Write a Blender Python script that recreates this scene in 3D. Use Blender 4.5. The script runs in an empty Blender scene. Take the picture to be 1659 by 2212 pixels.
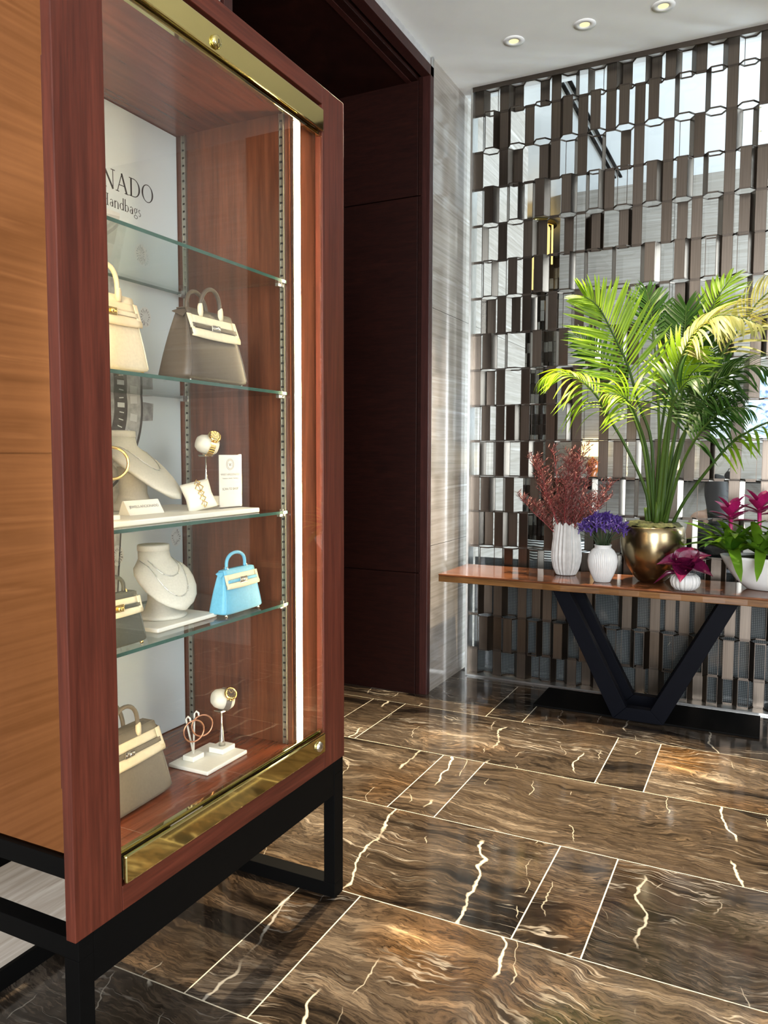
import bpy, bmesh, math, random
from mathutils import Vector, Matrix, Euler

# ------------------------------------------------------------------ scene, camera, world, light
S = bpy.context.scene
COL = S.collection
S.view_settings.view_transform = 'Standard'
S.view_settings.look = 'None'
S.view_settings.gamma = 1.0
S.view_settings.use_curve_mapping = False
S.view_settings.exposure = 0.5
S.cycles.transparent_max_bounces = 24
S.cycles.max_bounces = 10
S.cycles.sample_clamp_indirect = 6.0
S.cycles.caustics_reflective = False
S.cycles.caustics_refractive = False

cam = bpy.data.cameras.new('camera')
cam.sensor_fit = 'VERTICAL'
cam.sensor_height = 36.0
cam.lens = 27.321
cam.clip_start = 0.05
camo = bpy.data.objects.new('camera', cam)
COL.objects.link(camo)
R3 = Matrix(((0.89634131, -0.03501642, 0.44197976),
             (0.4433557, 0.06443969, -0.89402643),
             (0.00282457, 0.99730706, 0.07328468)))
camo.matrix_world = Matrix.Translation((0, 0, 1.5)) @ R3.to_4x4()
S.camera = camo

w = bpy.data.worlds.new('world')
S.world = w
w.use_nodes = True
bg = w.node_tree.nodes['Background']
bg.inputs[0].default_value = (0.78, 0.86, 0.95, 1)
bg.inputs[1].default_value = 1.0


def area(name, loc, rot, sx, sy, watts, color):
    l = bpy.data.lights.new(name, 'AREA')
    l.shape = 'RECTANGLE'
    l.size = sx
    l.size_y = sy
    l.energy = watts
    l.color = color
    o = bpy.data.objects.new(name, l)
    o.location = loc
    o.rotation_euler = rot
    COL.objects.link(o)
    return o


PI = math.pi
# daylight from added unseen rear and side windows, and from the lounge windows
area('added_rear_daylight', (1.4, -3.3, 1.9), (PI / 2, 0, 0), 2.2, 3.0, 420, (0.92, 0.96, 1.0))
area('added_side_daylight', (3.92, 0.6, 2.0), (PI / 2, 0, PI / 2), 2.6, 2.6, 75, (0.92, 0.96, 1.0))
area('daylight_lounge_window', (3.7, 6.9, 2.2), (PI / 2, 0, PI / 2), 2.6, 3.4, 600, (0.85, 0.94, 1.0))

# ------------------------------------------------------------------ node and material helpers


class NT:
    def __init__(s, name):
        s.m = bpy.data.materials.new(name)
        s.m.use_nodes = True
        s.t = s.m.node_tree
        s.b = s.t.nodes['Principled BSDF']
        s.out = s.t.nodes['Material Output']

    def n(s, kind, **kw):
        nd = s.t.nodes.new(kind)
        for k, v in kw.items():
            if k.startswith('i_'):
                nd.inputs[k[2:].replace('_', ' ')].default_value = v
            else:
                setattr(nd, k, v)
        return nd

    def l(s, a, b):
        s.t.links.new(a, b)

    def ramp(s, fac, stops, interp='LINEAR'):
        r = s.n('ShaderNodeValToRGB')
        r.color_ramp.interpolation = interp
        el = r.color_ramp.elements
        while len(el) < len(stops):
            el.new(0.5)
        for e, (p, c) in zip(el, stops):
            e.position = p
            e.color = (c[0], c[1], c[2], 1) if len(c) == 3 else c
        s.l(fac, r.inputs[0])
        return r.outputs[0]

    def mix(s, fac, a, b, mode='MIX'):
        x = s.n('ShaderNodeMix', data_type='RGBA', blend_type=mode)
        for v, i in ((fac, 0), (a, 6), (b, 7)):
            if isinstance(v, (int, float)):
                x.inputs[i].default_value = v
            elif isinstance(v, tuple):
                x.inputs[i].default_value = (v[0], v[1], v[2], 1)
            else:
                s.l(v, x.inputs[i])
        return x.outputs[2]

    def math(s, op, a, b=None):
        x = s.n('ShaderNodeMath', operation=op)
        for v, i in ((a, 0), (b, 1)):
            if v is None:
                continue
            if isinstance(v, (int, float)):
                x.inputs[i].default_value = v
            else:
                s.l(v, x.inputs[i])
        return x.outputs[0]

    def coords(s, scale, kind='Object', rand=False, rot=(0, 0, 0)):
        tc = s.n('ShaderNodeTexCoord')
        o = tc.outputs[kind]
        if rand:
            oi = s.n('ShaderNodeObjectInfo')
            v = s.n('ShaderNodeCombineXYZ')
            s.l(s.math('MULTIPLY', oi.outputs['Random'], 91.0), v.inputs[0])
            s.l(s.math('MULTIPLY', oi.outputs['Random'], 57.0), v.inputs[1])
            s.l(s.math('MULTIPLY', oi.outputs['Random'], 33.0), v.inputs[2])
            a = s.n('ShaderNodeVectorMath', operation='ADD')
            s.l(o, a.inputs[0])
            s.l(v.outputs[0], a.inputs[1])
            o = a.outputs[0]
        mp = s.n('ShaderNodeMapping')
        mp.inputs['Scale'].default_value = scale
        mp.inputs['Rotation'].default_value = rot
        s.l(o, mp.inputs[0])
        return mp.outputs[0]

    def noise(s, vec, scale=5, detail=4, rough=0.5, dist=0.0):
        x = s.n('ShaderNodeTexNoise')
        x.inputs['Scale'].default_value = scale
        x.inputs['Detail'].default_value = detail
        x.inputs['Roughness'].default_value = rough
        x.inputs['Distortion'].default_value = dist
        s.l(vec, x.inputs['Vector'])
        return x.outputs[0]

    def col(s, v):
        if isinstance(v, tuple):
            s.b.inputs['Base Color'].default_value = (v[0], v[1], v[2], 1)
        else:
            s.l(v, s.b.inputs['Base Color'])

    def bump(s, h, strength=0.2, dist=0.002):
        x = s.n('ShaderNodeBump')
        x.inputs['Strength'].default_value = strength
        x.inputs['Distance'].default_value = dist
        s.l(h, x.inputs['Height'])
        s.l(x.outputs[0], s.b.inputs['Normal'])

    def set(s, rough=None, metal=None, spec=None, coat=None, coat_rough=None, sheen=None, sub=None):
        for k, v in (('Roughness', rough), ('Metallic', metal), ('Specular IOR Level', spec), ('Coat Weight', coat),
                     ('Coat Roughness', coat_rough), ('Sheen Weight', sheen), ('Subsurface Weight', sub)):
            if v is not None:
                s.b.inputs[k].default_value = v
        return s


def plain(name, c, rough=0.5, metal=0.0, var=0.08, vs=30, bump=0.0, **kw):
    """one-colour material with a faint procedural mottling"""
    t = NT(name)
    v = t.coords((1, 1, 1))
    n = t.noise(v, vs, 3)
    a = tuple(max(0, x * (1 - var)) for x in c)
    b = tuple(min(1, x * (1 + var)) for x in c)
    t.col(t.ramp(n, [(0.3, a), (0.7, b)]))
    t.set(rough=rough, metal=metal, **kw)
    if bump:
        t.bump(n, bump, 0.001)
    return t.m


def emit(name, c, strength):
    t = NT(name)
    t.col((0, 0, 0))
    t.b.inputs['Emission Color'].default_value = (c[0], c[1], c[2], 1)
    t.b.inputs['Emission Strength'].default_value = strength
    return t.m


def pane(name, tint, ior=1.45, rough=0.0):
    t = NT(name)
    tr = t.n('ShaderNodeBsdfTransparent')
    tr.inputs[0].default_value = (tint[0], tint[1], tint[2], 1)
    gl = t.n('ShaderNodeBsdfGlossy')
    gl.inputs['Roughness'].default_value = rough
    lw = t.n('ShaderNodeLayerWeight')
    lw.inputs[0].default_value = 0.5
    f0 = ((ior - 1) / (ior + 1)) ** 2
    fr = t.math('ADD', t.math('MULTIPLY', t.math('POWER', lw.outputs['Facing'], 5.0), 1 - f0), f0)
    mx = t.n('ShaderNodeMixShader')
    t.l(fr, mx.inputs[0])
    t.l(tr.outputs[0], mx.inputs[1])
    t.l(gl.outputs[0], mx.inputs[2])
    t.l(mx.outputs[0], t.out.inputs[0])
    return t.m


def wood(name, dark, light, scale, rough=0.35, coat=0.0, spec=0.5, bump=0.05):
    t = NT(name)
    v = t.coords(scale, rand=True)
    a = t.noise(v, 1.0, 6, 0.6, 0.6)
    v2 = t.coords(tuple(x * 4 for x in scale), rand=True)
    b = t.noise(v2, 1.0, 4, 0.6)
    c1 = t.ramp(a, [(0.3, dark), (0.68, light)])
    c2 = t.ramp(b, [(0.35, (0.55, 0.55, 0.55)), (0.65, (1, 1, 1))])
    t.col(t.mix(0.75, c1, c2, 'MULTIPLY'))
    t.set(rough=rough, coat=coat, coat_rough=0.08, spec=spec)
    t.bump(b, bump, 0.001)
    return t.m


def floor_marble():
    t = NT('brown marble')
    v = t.coords((1, 1, 1), rand=True)

    def warped(scale, amount, detail):
        n = t.n('ShaderNodeTexNoise')
        n.inputs['Scale'].default_value = scale
        n.inputs['Detail'].default_value = detail
        t.l(v, n.inputs['Vector'])
        sb = t.n('ShaderNodeVectorMath', operation='SUBTRACT')
        t.l(n.outputs['Color'], sb.inputs[0])
        sb.inputs[1].default_value = (0.5, 0.5, 0.5)
        sc = t.n('ShaderNodeVectorMath', operation='SCALE')
        sc.inputs['Scale'].default_value = amount
        t.l(sb.outputs[0], sc.inputs[0])
        ad = t.n('ShaderNodeVectorMath', operation='ADD')
        t.l(v, ad.inputs[0])
        t.l(sc.outputs[0], ad.inputs[1])
        return ad.outputs[0]

    def mapped(vec, sc):
        mp = t.n('ShaderNodeMapping')
        mp.inputs['Scale'].default_value = sc
        t.l(vec, mp.inputs[0])
        return mp.outputs[0]
    wv = warped(1.6, 0.42, 5)
    bands = t.noise(mapped(wv, (0.50, 4.2, 1)), 2.0, 12, 0.70, 0.25)
    region = t.noise(mapped(wv, (0.8, 1.5, 1)), 1.4, 3)
    bands = t.math('ADD', bands, t.math('MULTIPLY', t.math('SUBTRACT', region, 0.5), 0.58))
    base = t.ramp(bands, [(0.34, (0.008, 0.0065, 0.0055)), (0.42, (0.024, 0.018, 0.013)), (0.47, (0.068, 0.050, 0.034)), (0.50, (0.028, 0.021, 0.016)),
                          (0.55, (0.085, 0.064, 0.045)), (0.585, (0.040, 0.031, 0.024)), (0.63, (0.15, 0.118, 0.086)), (0.66, (0.075, 0.058, 0.043)), (0.74, (0.33, 0.28, 0.22))])
    # tight layered contours that follow the flow
    low = t.noise(mapped(wv, (0.55, 3.6, 1)), 2.0, 5, 0.55, 0.3)
    cont = t.math('FRACT', t.math('MULTIPLY', low, 17.0))
    lay = t.ramp(cont, [(0.0, (0.30, 0.29, 0.28)), (0.10, (0.75, 0.75, 0.75)), (0.55, (1.0, 1.0, 1.0)), (0.80, (1.55, 1.5, 1.45)), (0.92, (1.2, 1.2, 1.2)), (1.0, (0.30, 0.29, 0.28))])
    laym = t.ramp(t.noise(v, 2.6, 3), [(0.38, (0.15, 0.15, 0.15)), (0.60, (1, 1, 1))])
    base = t.mix(laym, base, t.mix(1.0, base, lay, 'MULTIPLY'))
    # golden stain
    gold = t.ramp(t.noise(v, 1.3, 3), [(0.52, (1, 1, 1)), (0.70, (1.3, 0.92, 0.50))])
    base = t.mix(0.9, base, gold, 'MULTIPLY')
    # thin pale streaks that follow the bands, only in places
    fl = t.noise(mapped(wv, (0.8, 9.0, 1)), 2.0, 4, 0.5, 0.1)
    lines = t.ramp(t.math('ABSOLUTE', t.math('SUBTRACT', fl, 0.5)), [(0.0, (1, 1, 1)), (0.016, (0, 0, 0))])
    msk = t.ramp(t.noise(v, 2.2, 4), [(0.5, (0, 0, 0)), (0.62, (0.8, 0.8, 0.8))])
    base = t.mix(t.mix(1.0, lines, msk, 'MULTIPLY'), base, (0.42, 0.38, 0.32))
    # crooked white cracks that cross the bands
    wc = warped(5.0, 0.16, 4)
    sx = t.n('ShaderNodeSeparateXYZ')
    t.l(wc, sx.inputs[0])
    u = t.math('FRACT', t.math('ADD', t.math('MULTIPLY', sx.outputs[0], 2.3), t.math('MULTIPLY', sx.outputs[1], 0.35)))
    d = t.math('ABSOLUTE', t.math('SUBTRACT', u, 0.5))
    crack = t.ramp(d, [(0.0, (1, 1, 1)), (0.007, (0.85, 0.85, 0.85)), (0.014, (0, 0, 0))])
    u2 = t.math('FRACT', t.math('ADD', t.math('MULTIPLY', sx.outputs[0], 5.1), t.math('MULTIPLY', sx.outputs[1], 0.9)))
    d2 = t.math('ABSOLUTE', t.math('SUBTRACT', u2, 0.5))
    crack2 = t.ramp(d2, [(0.0, (0.8, 0.8, 0.8)), (0.014, (0, 0, 0))])
    m1 = t.ramp(t.noise(mapped(v, (1.7, 1.0, 1)), 1.6, 2), [(0.53, (0, 0, 0)), (0.57, (1, 1, 1))])
    m2 = t.ramp(t.noise(mapped(v, (2.2, 1.6, 1)), 2.6, 2), [(0.57, (0, 0, 0)), (0.61, (1, 1, 1))])
    base = t.mix(t.mix(1.0, crack, m1, 'MULTIPLY'), base, (0.62, 0.57, 0.46))
    base = t.mix(t.mix(1.0, crack2, m2, 'MULTIPLY'), base, (0.52, 0.47, 0.38))
    oi = t.n('ShaderNodeObjectInfo')
    tone = t.ramp(oi.outputs['Random'], [(0, (0.50, 0.50, 0.52)), (0.5, (0.78, 0.765, 0.74)), (1, (1.02, 0.96, 0.88))])
    t.col(t.mix(1.0, base, tone, 'MULTIPLY'))
    t.set(rough=0.10, spec=0.5)
    return t.m


def wall_marble(name, tone=1.06):
    t = NT(name)
    v = t.coords((0.35, 0.35, 9.0), rand=True)
    w1 = t.noise(v, 1.6, 7, 0.62, 0.5)
    v2 = t.coords((0.6, 0.6, 40.0), rand=True)
    w2 = t.noise(v2, 1.5, 4, 0.6, 0.3)
    k = tone
    c1 = t.ramp(w1, [(0.28, (0.24 * k, 0.21 * k, 0.185 * k)), (0.46, (0.36 * k, 0.325 * k, 0.285 * k)),
                     (0.56, (0.29 * k, 0.255 * k, 0.22 * k)), (0.72, (0.52 * k, 0.49 * k, 0.45 * k))])
    c2 = t.ramp(w2, [(0.35, (0.78, 0.76, 0.73)), (0.6, (1, 1, 1))])
    t.col(t.mix(0.8, c1, c2, 'MULTIPLY'))
    t.set(rough=0.13, spec=0.5)
    return t.m


def brushed(name, c, rough=0.30):
    t = NT(name)
    v = t.coords((260, 260, 3), rand=True)
    n = t.noise(v, 1, 3)
    t.col(t.ramp(n, [(0.3, tuple(x * 0.82 for x in c)), (0.7, tuple(x * 1.15 for x in c))]))
    oi = t.n('ShaderNodeObjectInfo')
    t.l(t.math('ADD', t.math('MULTIPLY', oi.outputs['Random'], 0.12), rough - 0.06), t.b.inputs['Roughness'])
    t.set(metal=1.0)
    return t.m


def dots(name, cell, dark, light):
    """fine woven or perforated cloth, too fine to pick apart"""
    t = NT(name)
    v = t.coords((1 / cell, 1 / cell, 1 / cell))
    sx = t.n('ShaderNodeSeparateXYZ')
    t.l(v, sx.inputs[0])
    fx = t.math('FRACT', sx.outputs[0])
    fz = t.math('FRACT', sx.outputs[2])
    a = t.math('GREATER_THAN', fx, 0.42)
    b = t.math('GREATER_THAN', fz, 0.42)
    t.col(t.mix(t.math('MULTIPLY', a, b), dark, light))
    t.set(rough=0.6)
    return t.m


def stripes(name, axis_scale, a, b, dist=2.0):
    t = NT(name)
    v = t.coords((1, 1, 1))
    wv = t.n('ShaderNodeTexWave', bands_direction='Z')
    wv.inputs['Scale'].default_value = axis_scale
    wv.inputs['Distortion'].default_value = dist
    wv.inputs['Detail Scale'].default_value = 0.6
    t.l(v, wv.inputs['Vector'])
    t.col(t.ramp(wv.outputs['Fac'], [(0.48, a), (0.52, b)]))
    t.set(rough=0.6)
    return t.m


M = dict(
    marble=floor_marble(),
    grout=plain('cream grout', (0.52, 0.47, 0.36), 0.6),
    stone=wall_marble('grey grained marble'),
    stone_pale=wall_marble('pale grained marble', 1.0),
    white=plain('white ceiling paint', (0.86, 0.85, 0.83), 0.8, var=0.02, vs=6),
    steel=plain('satin steel', (0.62, 0.62, 0.6), 0.3, 1.0),
    nickel=plain('nickel', (0.72, 0.70, 0.64), 0.22, 1.0),
    standard=plain('dull standard', (0.40, 0.39, 0.33), 0.4, 1.0),
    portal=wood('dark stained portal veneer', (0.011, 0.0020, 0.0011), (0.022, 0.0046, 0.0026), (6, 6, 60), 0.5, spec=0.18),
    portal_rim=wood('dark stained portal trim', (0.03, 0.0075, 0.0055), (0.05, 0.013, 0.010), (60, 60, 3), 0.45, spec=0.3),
    frame=wood('cherry stained cabinet frame', (0.060, 0.011, 0.005), (0.115, 0.025, 0.013), (34, 34, 1.5), 0.48, spec=0.28),
    frame_h=wood('cherry stained cabinet rail', (0.060, 0.011, 0.005), (0.115, 0.025, 0.013), (34, 1.5, 34), 0.48, spec=0.28),
    inner=wood('cherry veneer inside cabinet', (0.085, 0.024, 0.010), (0.19, 0.060, 0.026), (22, 22, 1.4), 0.32),
    inner_f=wood('cherry veneer cabinet deck', (0.13, 0.030, 0.012), (0.24, 0.062, 0.026), (20, 1.4, 20), 0.22),
    brass=plain('polished brass', (0.66, 0.57, 0.235), 0.05, 1.0, 0.05, 3),
    gold=plain('gold', (0.95, 0.66, 0.25), 0.18, 1.0),
    rose=plain('rose gold', (0.62, 0.30, 0.18), 0.3, 1.0),
    black=plain('black powder coated steel', (0.0022, 0.0021, 0.002), 0.6, spec=0.05),
    blackblue=plain('black lacquered steel', (0.0022, 0.0026, 0.0048), 0.55, spec=0.06),
    glass=pane('clear glass', (0.985, 0.99, 0.985), 1.55),
    shelfglass=pane('greenish shelf glass', (0.93, 0.97, 0.945)),
    shelfedge=plain('green glass edge', (0.05, 0.11, 0.085), 0.1),
    acrylic=pane('acrylic', (0.98, 0.98, 0.98)),
    screenglass=pane('pale blue screen glass', (0.95, 0.985, 1.0)),
    amber=plain('amber tinted mirror', (0.47, 0.195, 0.070), 0.05, 1.0, 0.02),
    poster=plain('pale grey poster', (0.66, 0.73, 0.745), 0.45, var=0.03, vs=3),
    ink=plain('black ink', (0.012, 0.012, 0.013), 0.5),
    led=emit('warm white led', (1.0, 0.79, 0.46), 56.0),
    lens=emit('warm downlight lens', (1.0, 0.85, 0.42), 0.95),
    bronze=brushed('brushed bronze', (0.14, 0.115, 0.094)),
    bronze_edge=plain('bronze edge', (0.10, 0.082, 0.068), 0.35, 1.0),
    felt=plain('cream felt wrap', (0.78, 0.68, 0.46), 0.85, var=0.05, bump=0.1, vs=90),
    whiteboard=plain('white lacquer board', (0.80, 0.78, 0.70), 0.4, var=0.03),
    suede=plain('off white suede', (0.60, 0.575, 0.485), 0.9, var=0.05, vs=200, bump=0.15),
    pearl=plain('ivory cushion', (0.74, 0.69, 0.56), 0.6),
    table=wood('reddish brown slab wood', (0.075, 0.023, 0.0095), (0.24, 0.088, 0.036), (1.6, 14, 14), 0.14),
    table_edge=wood('golden slab edge', (0.10, 0.042, 0.012), (0.25, 0.115, 0.035), (2.2, 30, 30), 0.3),
    ceramic=plain('white ceramic', (0.56, 0.555, 0.54), 0.5, var=0.03),
    ceramic2=plain('off white crackled ceramic', (0.50, 0.485, 0.46), 0.55, var=0.08),
    bowl=plain('white glazed bowl', (0.66, 0.655, 0.64), 0.35, var=0.02),
    pot=plain('gilded metal pot', (0.36, 0.285, 0.165), 0.24, 1.0, 0.12, 5),
    moss=plain('moss', (0.042, 0.046, 0.010), 0.95, var=0.5, vs=60, bump=0.6),
    redleaf=plain('dusty red foliage', (0.15, 0.052, 0.042), 0.6, var=0.35, vs=25),
    redstem=plain('crimson twig', (0.25, 0.035, 0.035), 0.5, var=0.2),
    purple=plain('violet petals', (0.048, 0.021, 0.15), 0.5, var=0.4, vs=70),
    stem=plain('dark green stem', (0.018, 0.04, 0.010), 0.5, var=0.3),
    magenta=plain('magenta spathe', (0.085, 0.005, 0.030), 0.22, var=0.25, vs=14),
    bract=plain('pink bract', (0.34, 0.012, 0.10), 0.35, var=0.25, vs=20),
)


def leafmat(name, a, b, rough=0.35):
    t = NT(name)
    v = t.coords((1, 1, 1), rand=True)
    n = t.noise(v, 3, 2)
    oi = t.n('ShaderNodeObjectInfo')
    f = t.math('ADD', t.math('MULTIPLY', n, 0.5), t.math('MULTIPLY', oi.outputs['Random'], 0.5))
    t.col(t.ramp(f, [(0.25, a), (0.75, b)]))
    t.set(rough=rough + 0.1, spec=0.25)
    tl = t.n('ShaderNodeBsdfTranslucent')
    tl.inputs[0].default_value = (b[0] * 1.4, b[1] * 1.3, b[2] * 0.7, 1)
    mx = t.n('ShaderNodeMixShader')
    mx.inputs[0].default_value = 0.3
    t.l(t.b.outputs[0], mx.inputs[1])
    t.l(tl.outputs[0], mx.inputs[2])
    t.l(mx.outputs[0], t.out.inputs[0])
    return t.m


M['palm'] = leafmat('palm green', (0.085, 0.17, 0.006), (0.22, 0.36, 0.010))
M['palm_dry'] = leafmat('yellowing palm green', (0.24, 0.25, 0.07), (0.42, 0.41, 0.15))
M['palm_shaded'] = leafmat('palm green with painted shade', (0.014, 0.045, 0.008), (0.035, 0.09, 0.012))  # darker copy of the palm green; shade on these fronds is painted in
M['palm_stalk'] = leafmat('palm stalk', (0.035, 0.075, 0.012), (0.07, 0.12, 0.02))
M['brom'] = leafmat('bromeliad green', (0.035, 0.11, 0.008), (0.13, 0.27, 0.018), 0.25)

# ------------------------------------------------------------------ mesh helpers


class MB:
    def __init__(s):
        s.v = []
        s.f = []

    def add(s, vs, fs):
        k = len(s.v)
        s.v += [tuple(p) for p in vs]
        s.f += [tuple(i + k for i in f) for f in fs]
        return s

    def box(s, x0, x1, y0, y1, z0, z1):
        vs = [(x, y, z) for z in (z0, z1) for y in (y0, y1) for x in (x0, x1)]
        return s.add(vs, [(0, 2, 3, 1), (4, 5, 7, 6), (0, 1, 5, 4), (2, 6, 7, 3), (0, 4, 6, 2), (1, 3, 7, 5)])

    def prism(s, poly, z0, z1):
        n = len(poly)
        vs = [(x, y, z0) for x, y in poly] + [(x, y, z1) for x, y in poly]
        fs = [tuple(range(n))[::-1], tuple(range(n, 2 * n))]
        fs += [(i, (i + 1) % n, n + (i + 1) % n, n + i) for i in range(n)]
        return s.add(vs, fs)

    def prism_y(s, poly, y0, y1):
        """poly in (x, z), extruded along y"""
        n = len(poly)
        vs = [(x, y0, z) for x, z in poly] + [(x, y1, z) for x, z in poly]
        fs = [tuple(range(n)), tuple(range(n, 2 * n))[::-1]]
        fs += [(i, n + i, n + (i + 1) % n, (i + 1) % n) for i in range(n)]
        return s.add(vs, fs)

    def prism_x(s, poly, x0, x1):
        """poly in (y, z), extruded along x"""
        n = len(poly)
        vs = [(x0, y, z) for y, z in poly] + [(x1, y, z) for y, z in poly]
        fs = [tuple(range(n))[::-1], tuple(range(n, 2 * n))]
        fs += [(i, (i + 1) % n, n + (i + 1) % n, n + i) for i in range(n)]
        return s.add(vs, fs)

    def loft(s, rings, cap0=True, cap1=True, closed=True):
        n = len(rings[0])
        vs = [p for r in rings for p in r]
        fs = []
        for i in range(len(rings) - 1):
            for j in range(n if closed else n - 1):
                a, b = i * n + j, i * n + (j + 1) % n
                fs.append((a, b, b + n, a + n))
        if cap0:
            fs.append(tuple(range(n))[::-1])
        if cap1:
            fs.append(tuple(range((len(rings) - 1) * n, len(rings) * n)))
        return s.add(vs, fs)

    def tube(s, pts, r, n=8, closed=False):
        pts = [Vector(p) for p in pts]
        m = len(pts)
        rad = r if isinstance(r, (list, tuple)) else [r] * m
        rings = []
        prev = None
        for i, p in enumerate(pts):
            if closed:
                t = pts[(i + 1) % m] - pts[i - 1]
            else:
                t = pts[min(i + 1, m - 1)] - pts[max(i - 1, 0)]
            t.normalize()
            if prev is None:
                a = Vector((0, 0, 1)) if abs(t.z) < 0.9 else Vector((1, 0, 0))
                u = t.cross(a).normalized()
            else:
                u = (prev - t * prev.dot(t))
                u = u.normalized() if u.length > 1e-6 else t.orthogonal().normalized()
            prev = u
            vv = t.cross(u)
            rings.append([p + (u * math.cos(k * 2 * PI / n) + vv * math.sin(k * 2 * PI / n)) * rad[i] for k in range(n)])
        if closed:
            rings.append(rings[0])
            return s.loft(rings, False, False)
        return s.loft(rings)

    def lathe(s, prof, n=32, fn=None, cap0=True, cap1=True):
        """prof list of (r, z); fn(angle, r, z) -> r for flutes"""
        rings = []
        for r, z in prof:
            ring = []
            for k in range(n):
                a = k * 2 * PI / n
                rr = fn(a, r, z) if fn else r
                if isinstance(rr, tuple):
                    rr, zz = rr
                else:
                    zz = z
                ring.append((rr * math.cos(a), rr * math.sin(a), zz))
            rings.append(ring)
        return s.loft(rings, cap0, cap1)

    def moved(s, mat):
        s.v = [tuple(mat @ Vector(p)) for p in s.v]
        return s

    def mesh(s, name, mat, smooth=False):
        me = bpy.data.meshes.new(name)
        me.from_pydata(s.v, [], s.f)
        me.validate()
        bm = bmesh.new()
        bm.from_mesh(me)
        bmesh.ops.recalc_face_normals(bm, faces=bm.faces)
        bm.to_mesh(me)
        bm.free()
        me.materials.append(M[mat] if isinstance(mat, str) else mat)
        if smooth:
            for p in me.polygons:
                p.use_smooth = True
        return me

    def build(s, name, mat, parent=None, smooth=False, bevel=0.0, world=False, auto=None):
        o = bpy.data.objects.new(name, s.mesh(name, mat, smooth))
        COL.objects.link(o)
        if parent is not None:
            o.parent = parent
            if world:
                o.location = -Vector(parent.location)
        if bevel:
            b = o.modifiers.new('bevel', 'BEVEL')
            b.width = bevel
            b.segments = 2
            b.limit_method = 'ANGLE'
        return o


def tag(o, label=None, cat=None, group=None, kind=None):
    if label:
        o['label'] = label
    if cat:
        o['category'] = cat
    if group:
        o['group'] = group
    if kind:
        o['kind'] = kind
    return o


def thing(name, label, cat, loc=(0, 0, 0), rotz=0.0, group=None):
    o = bpy.data.objects.new(name, None)
    o.empty_display_size = 0.05
    o.location = loc
    o.rotation_euler = (0, 0, rotz)
    COL.objects.link(o)
    return tag(o, label, cat, group)


def inst(name, me, parent, loc=(0, 0, 0), rot=None, scale=None, mat=None):
    o = bpy.data.objects.new(name, me)
    o.parent = parent
    if mat is not None:
        o.matrix_local = mat
    else:
        o.location = loc
        if rot is not None:
            o.rotation_euler = rot
        if scale is not None:
            o.scale = scale
    COL.objects.link(o)
    return o


def struct(o):
    o['kind'] = 'structure'
    return o


def B(x0, x1, y0, y1, z0, z1):
    return MB().box(x0, x1, y0, y1, z0, z1)

# ------------------------------------------------------------------ the room
ZC = 3.867      # ceiling of the lobby
ZL = 4.285      # ceiling of the lounge behind the screen
XW = -1.885     # face of the left stone wall

fl = struct(B(-3.4, 4.1, -3.6, 5.02, -0.06, -0.0008).build('floor', 'grout'))
P_T, W_W, W_N, G = 1.4675, 1.2525, 0.215, 0.005
wide = B(-(W_W - G) / 2, (W_W - G) / 2, -0.32, 0.32, -0.02, 0.0).mesh('tile', 'marble')
narrow = B(-(W_N - G) / 2, (W_N - G) / 2, -0.32, 0.32, -0.02, 0.0).mesh('tile', 'marble')
PY = 0.645
for r in range(-9, 5):
    y0 = 2.25 + PY * r
    # narrow slab from -0.668 to -0.4535 in even rows, half a period over in odd rows
    xn = -0.668 if r % 2 == 0 else -1.412
    ym = y0 + PY / 2
    sy = 1.0
    if y0 + PY > 5.02:
        sy = (5.02 - y0 - G) / 0.64
        ym = y0 + (5.02 - y0) / 2
    for k in range(-2, 4):
        a = xn + P_T * k
        if -3.3 < a < 4.0:
            inst('tile', narrow, fl, (a + W_N / 2, ym, 0), scale=(1, sy, 1))
        c = a + W_N + W_W / 2
        if -3.2 < c < 4.0:
            inst('tile', wide, fl, (c, ym, 0), scale=(1, sy, 1))

ceil = struct(B(-2.05, 4.1, -3.6, 5.0, ZC, ZC + 0.1).build('ceiling', 'white'))
struct(B(-1.9, 4.1, 5.0, 5.1, ZC, ZL + 0.1).build('wall_bulkhead', 'white'))

# left wall: stone slabs on a backing, before and after the portal
wl = struct(B(XW - 0.12, XW - 0.02, -3.6, 2.43, 0, ZC).build('wall_left', 'stone'))
for (y0, y1, z0, z1) in ((-3.6, -1.0, 0.06, 1.5), (-3.6, -1.0, 1.503, ZC), (-0.996, 2.43, 0.06, 1.5), (-0.996, 2.43, 1.503, ZC)):
    B(XW - 0.02, XW, y0, y1, z0, z1).build('stone_slab', 'stone', wl)
struct(B(XW, XW + 0.012, -3.6, 2.43, 0, 0.06).build('baseboard_left', 'black'))
wp = struct(B(XW - 0.12, XW - 0.02, 4.45, 6.5, 0, ZC).build('wall_pier', 'stone'))
for (z0, z1) in ((0, 0.93), (0.933, 2.4), (2.403, ZC)):
    B(XW - 0.02, XW, 4.452, 6.5, z0, z1).build('stone_slab', 'stone', wp)
struct(B(XW - 0.12, XW, 5.0, 6.5, ZC, ZL).build('wall_pier_head', 'stone'))
struct(B(XW - 0.005, XW + 0.006, 4.445, 4.452, 0, ZC).build('trim_1', 'steel'))
struct(B(XW - 0.005, XW + 0.004, 4.462, 4.466, 0, ZC).build('trim_2', 'steel'))

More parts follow.
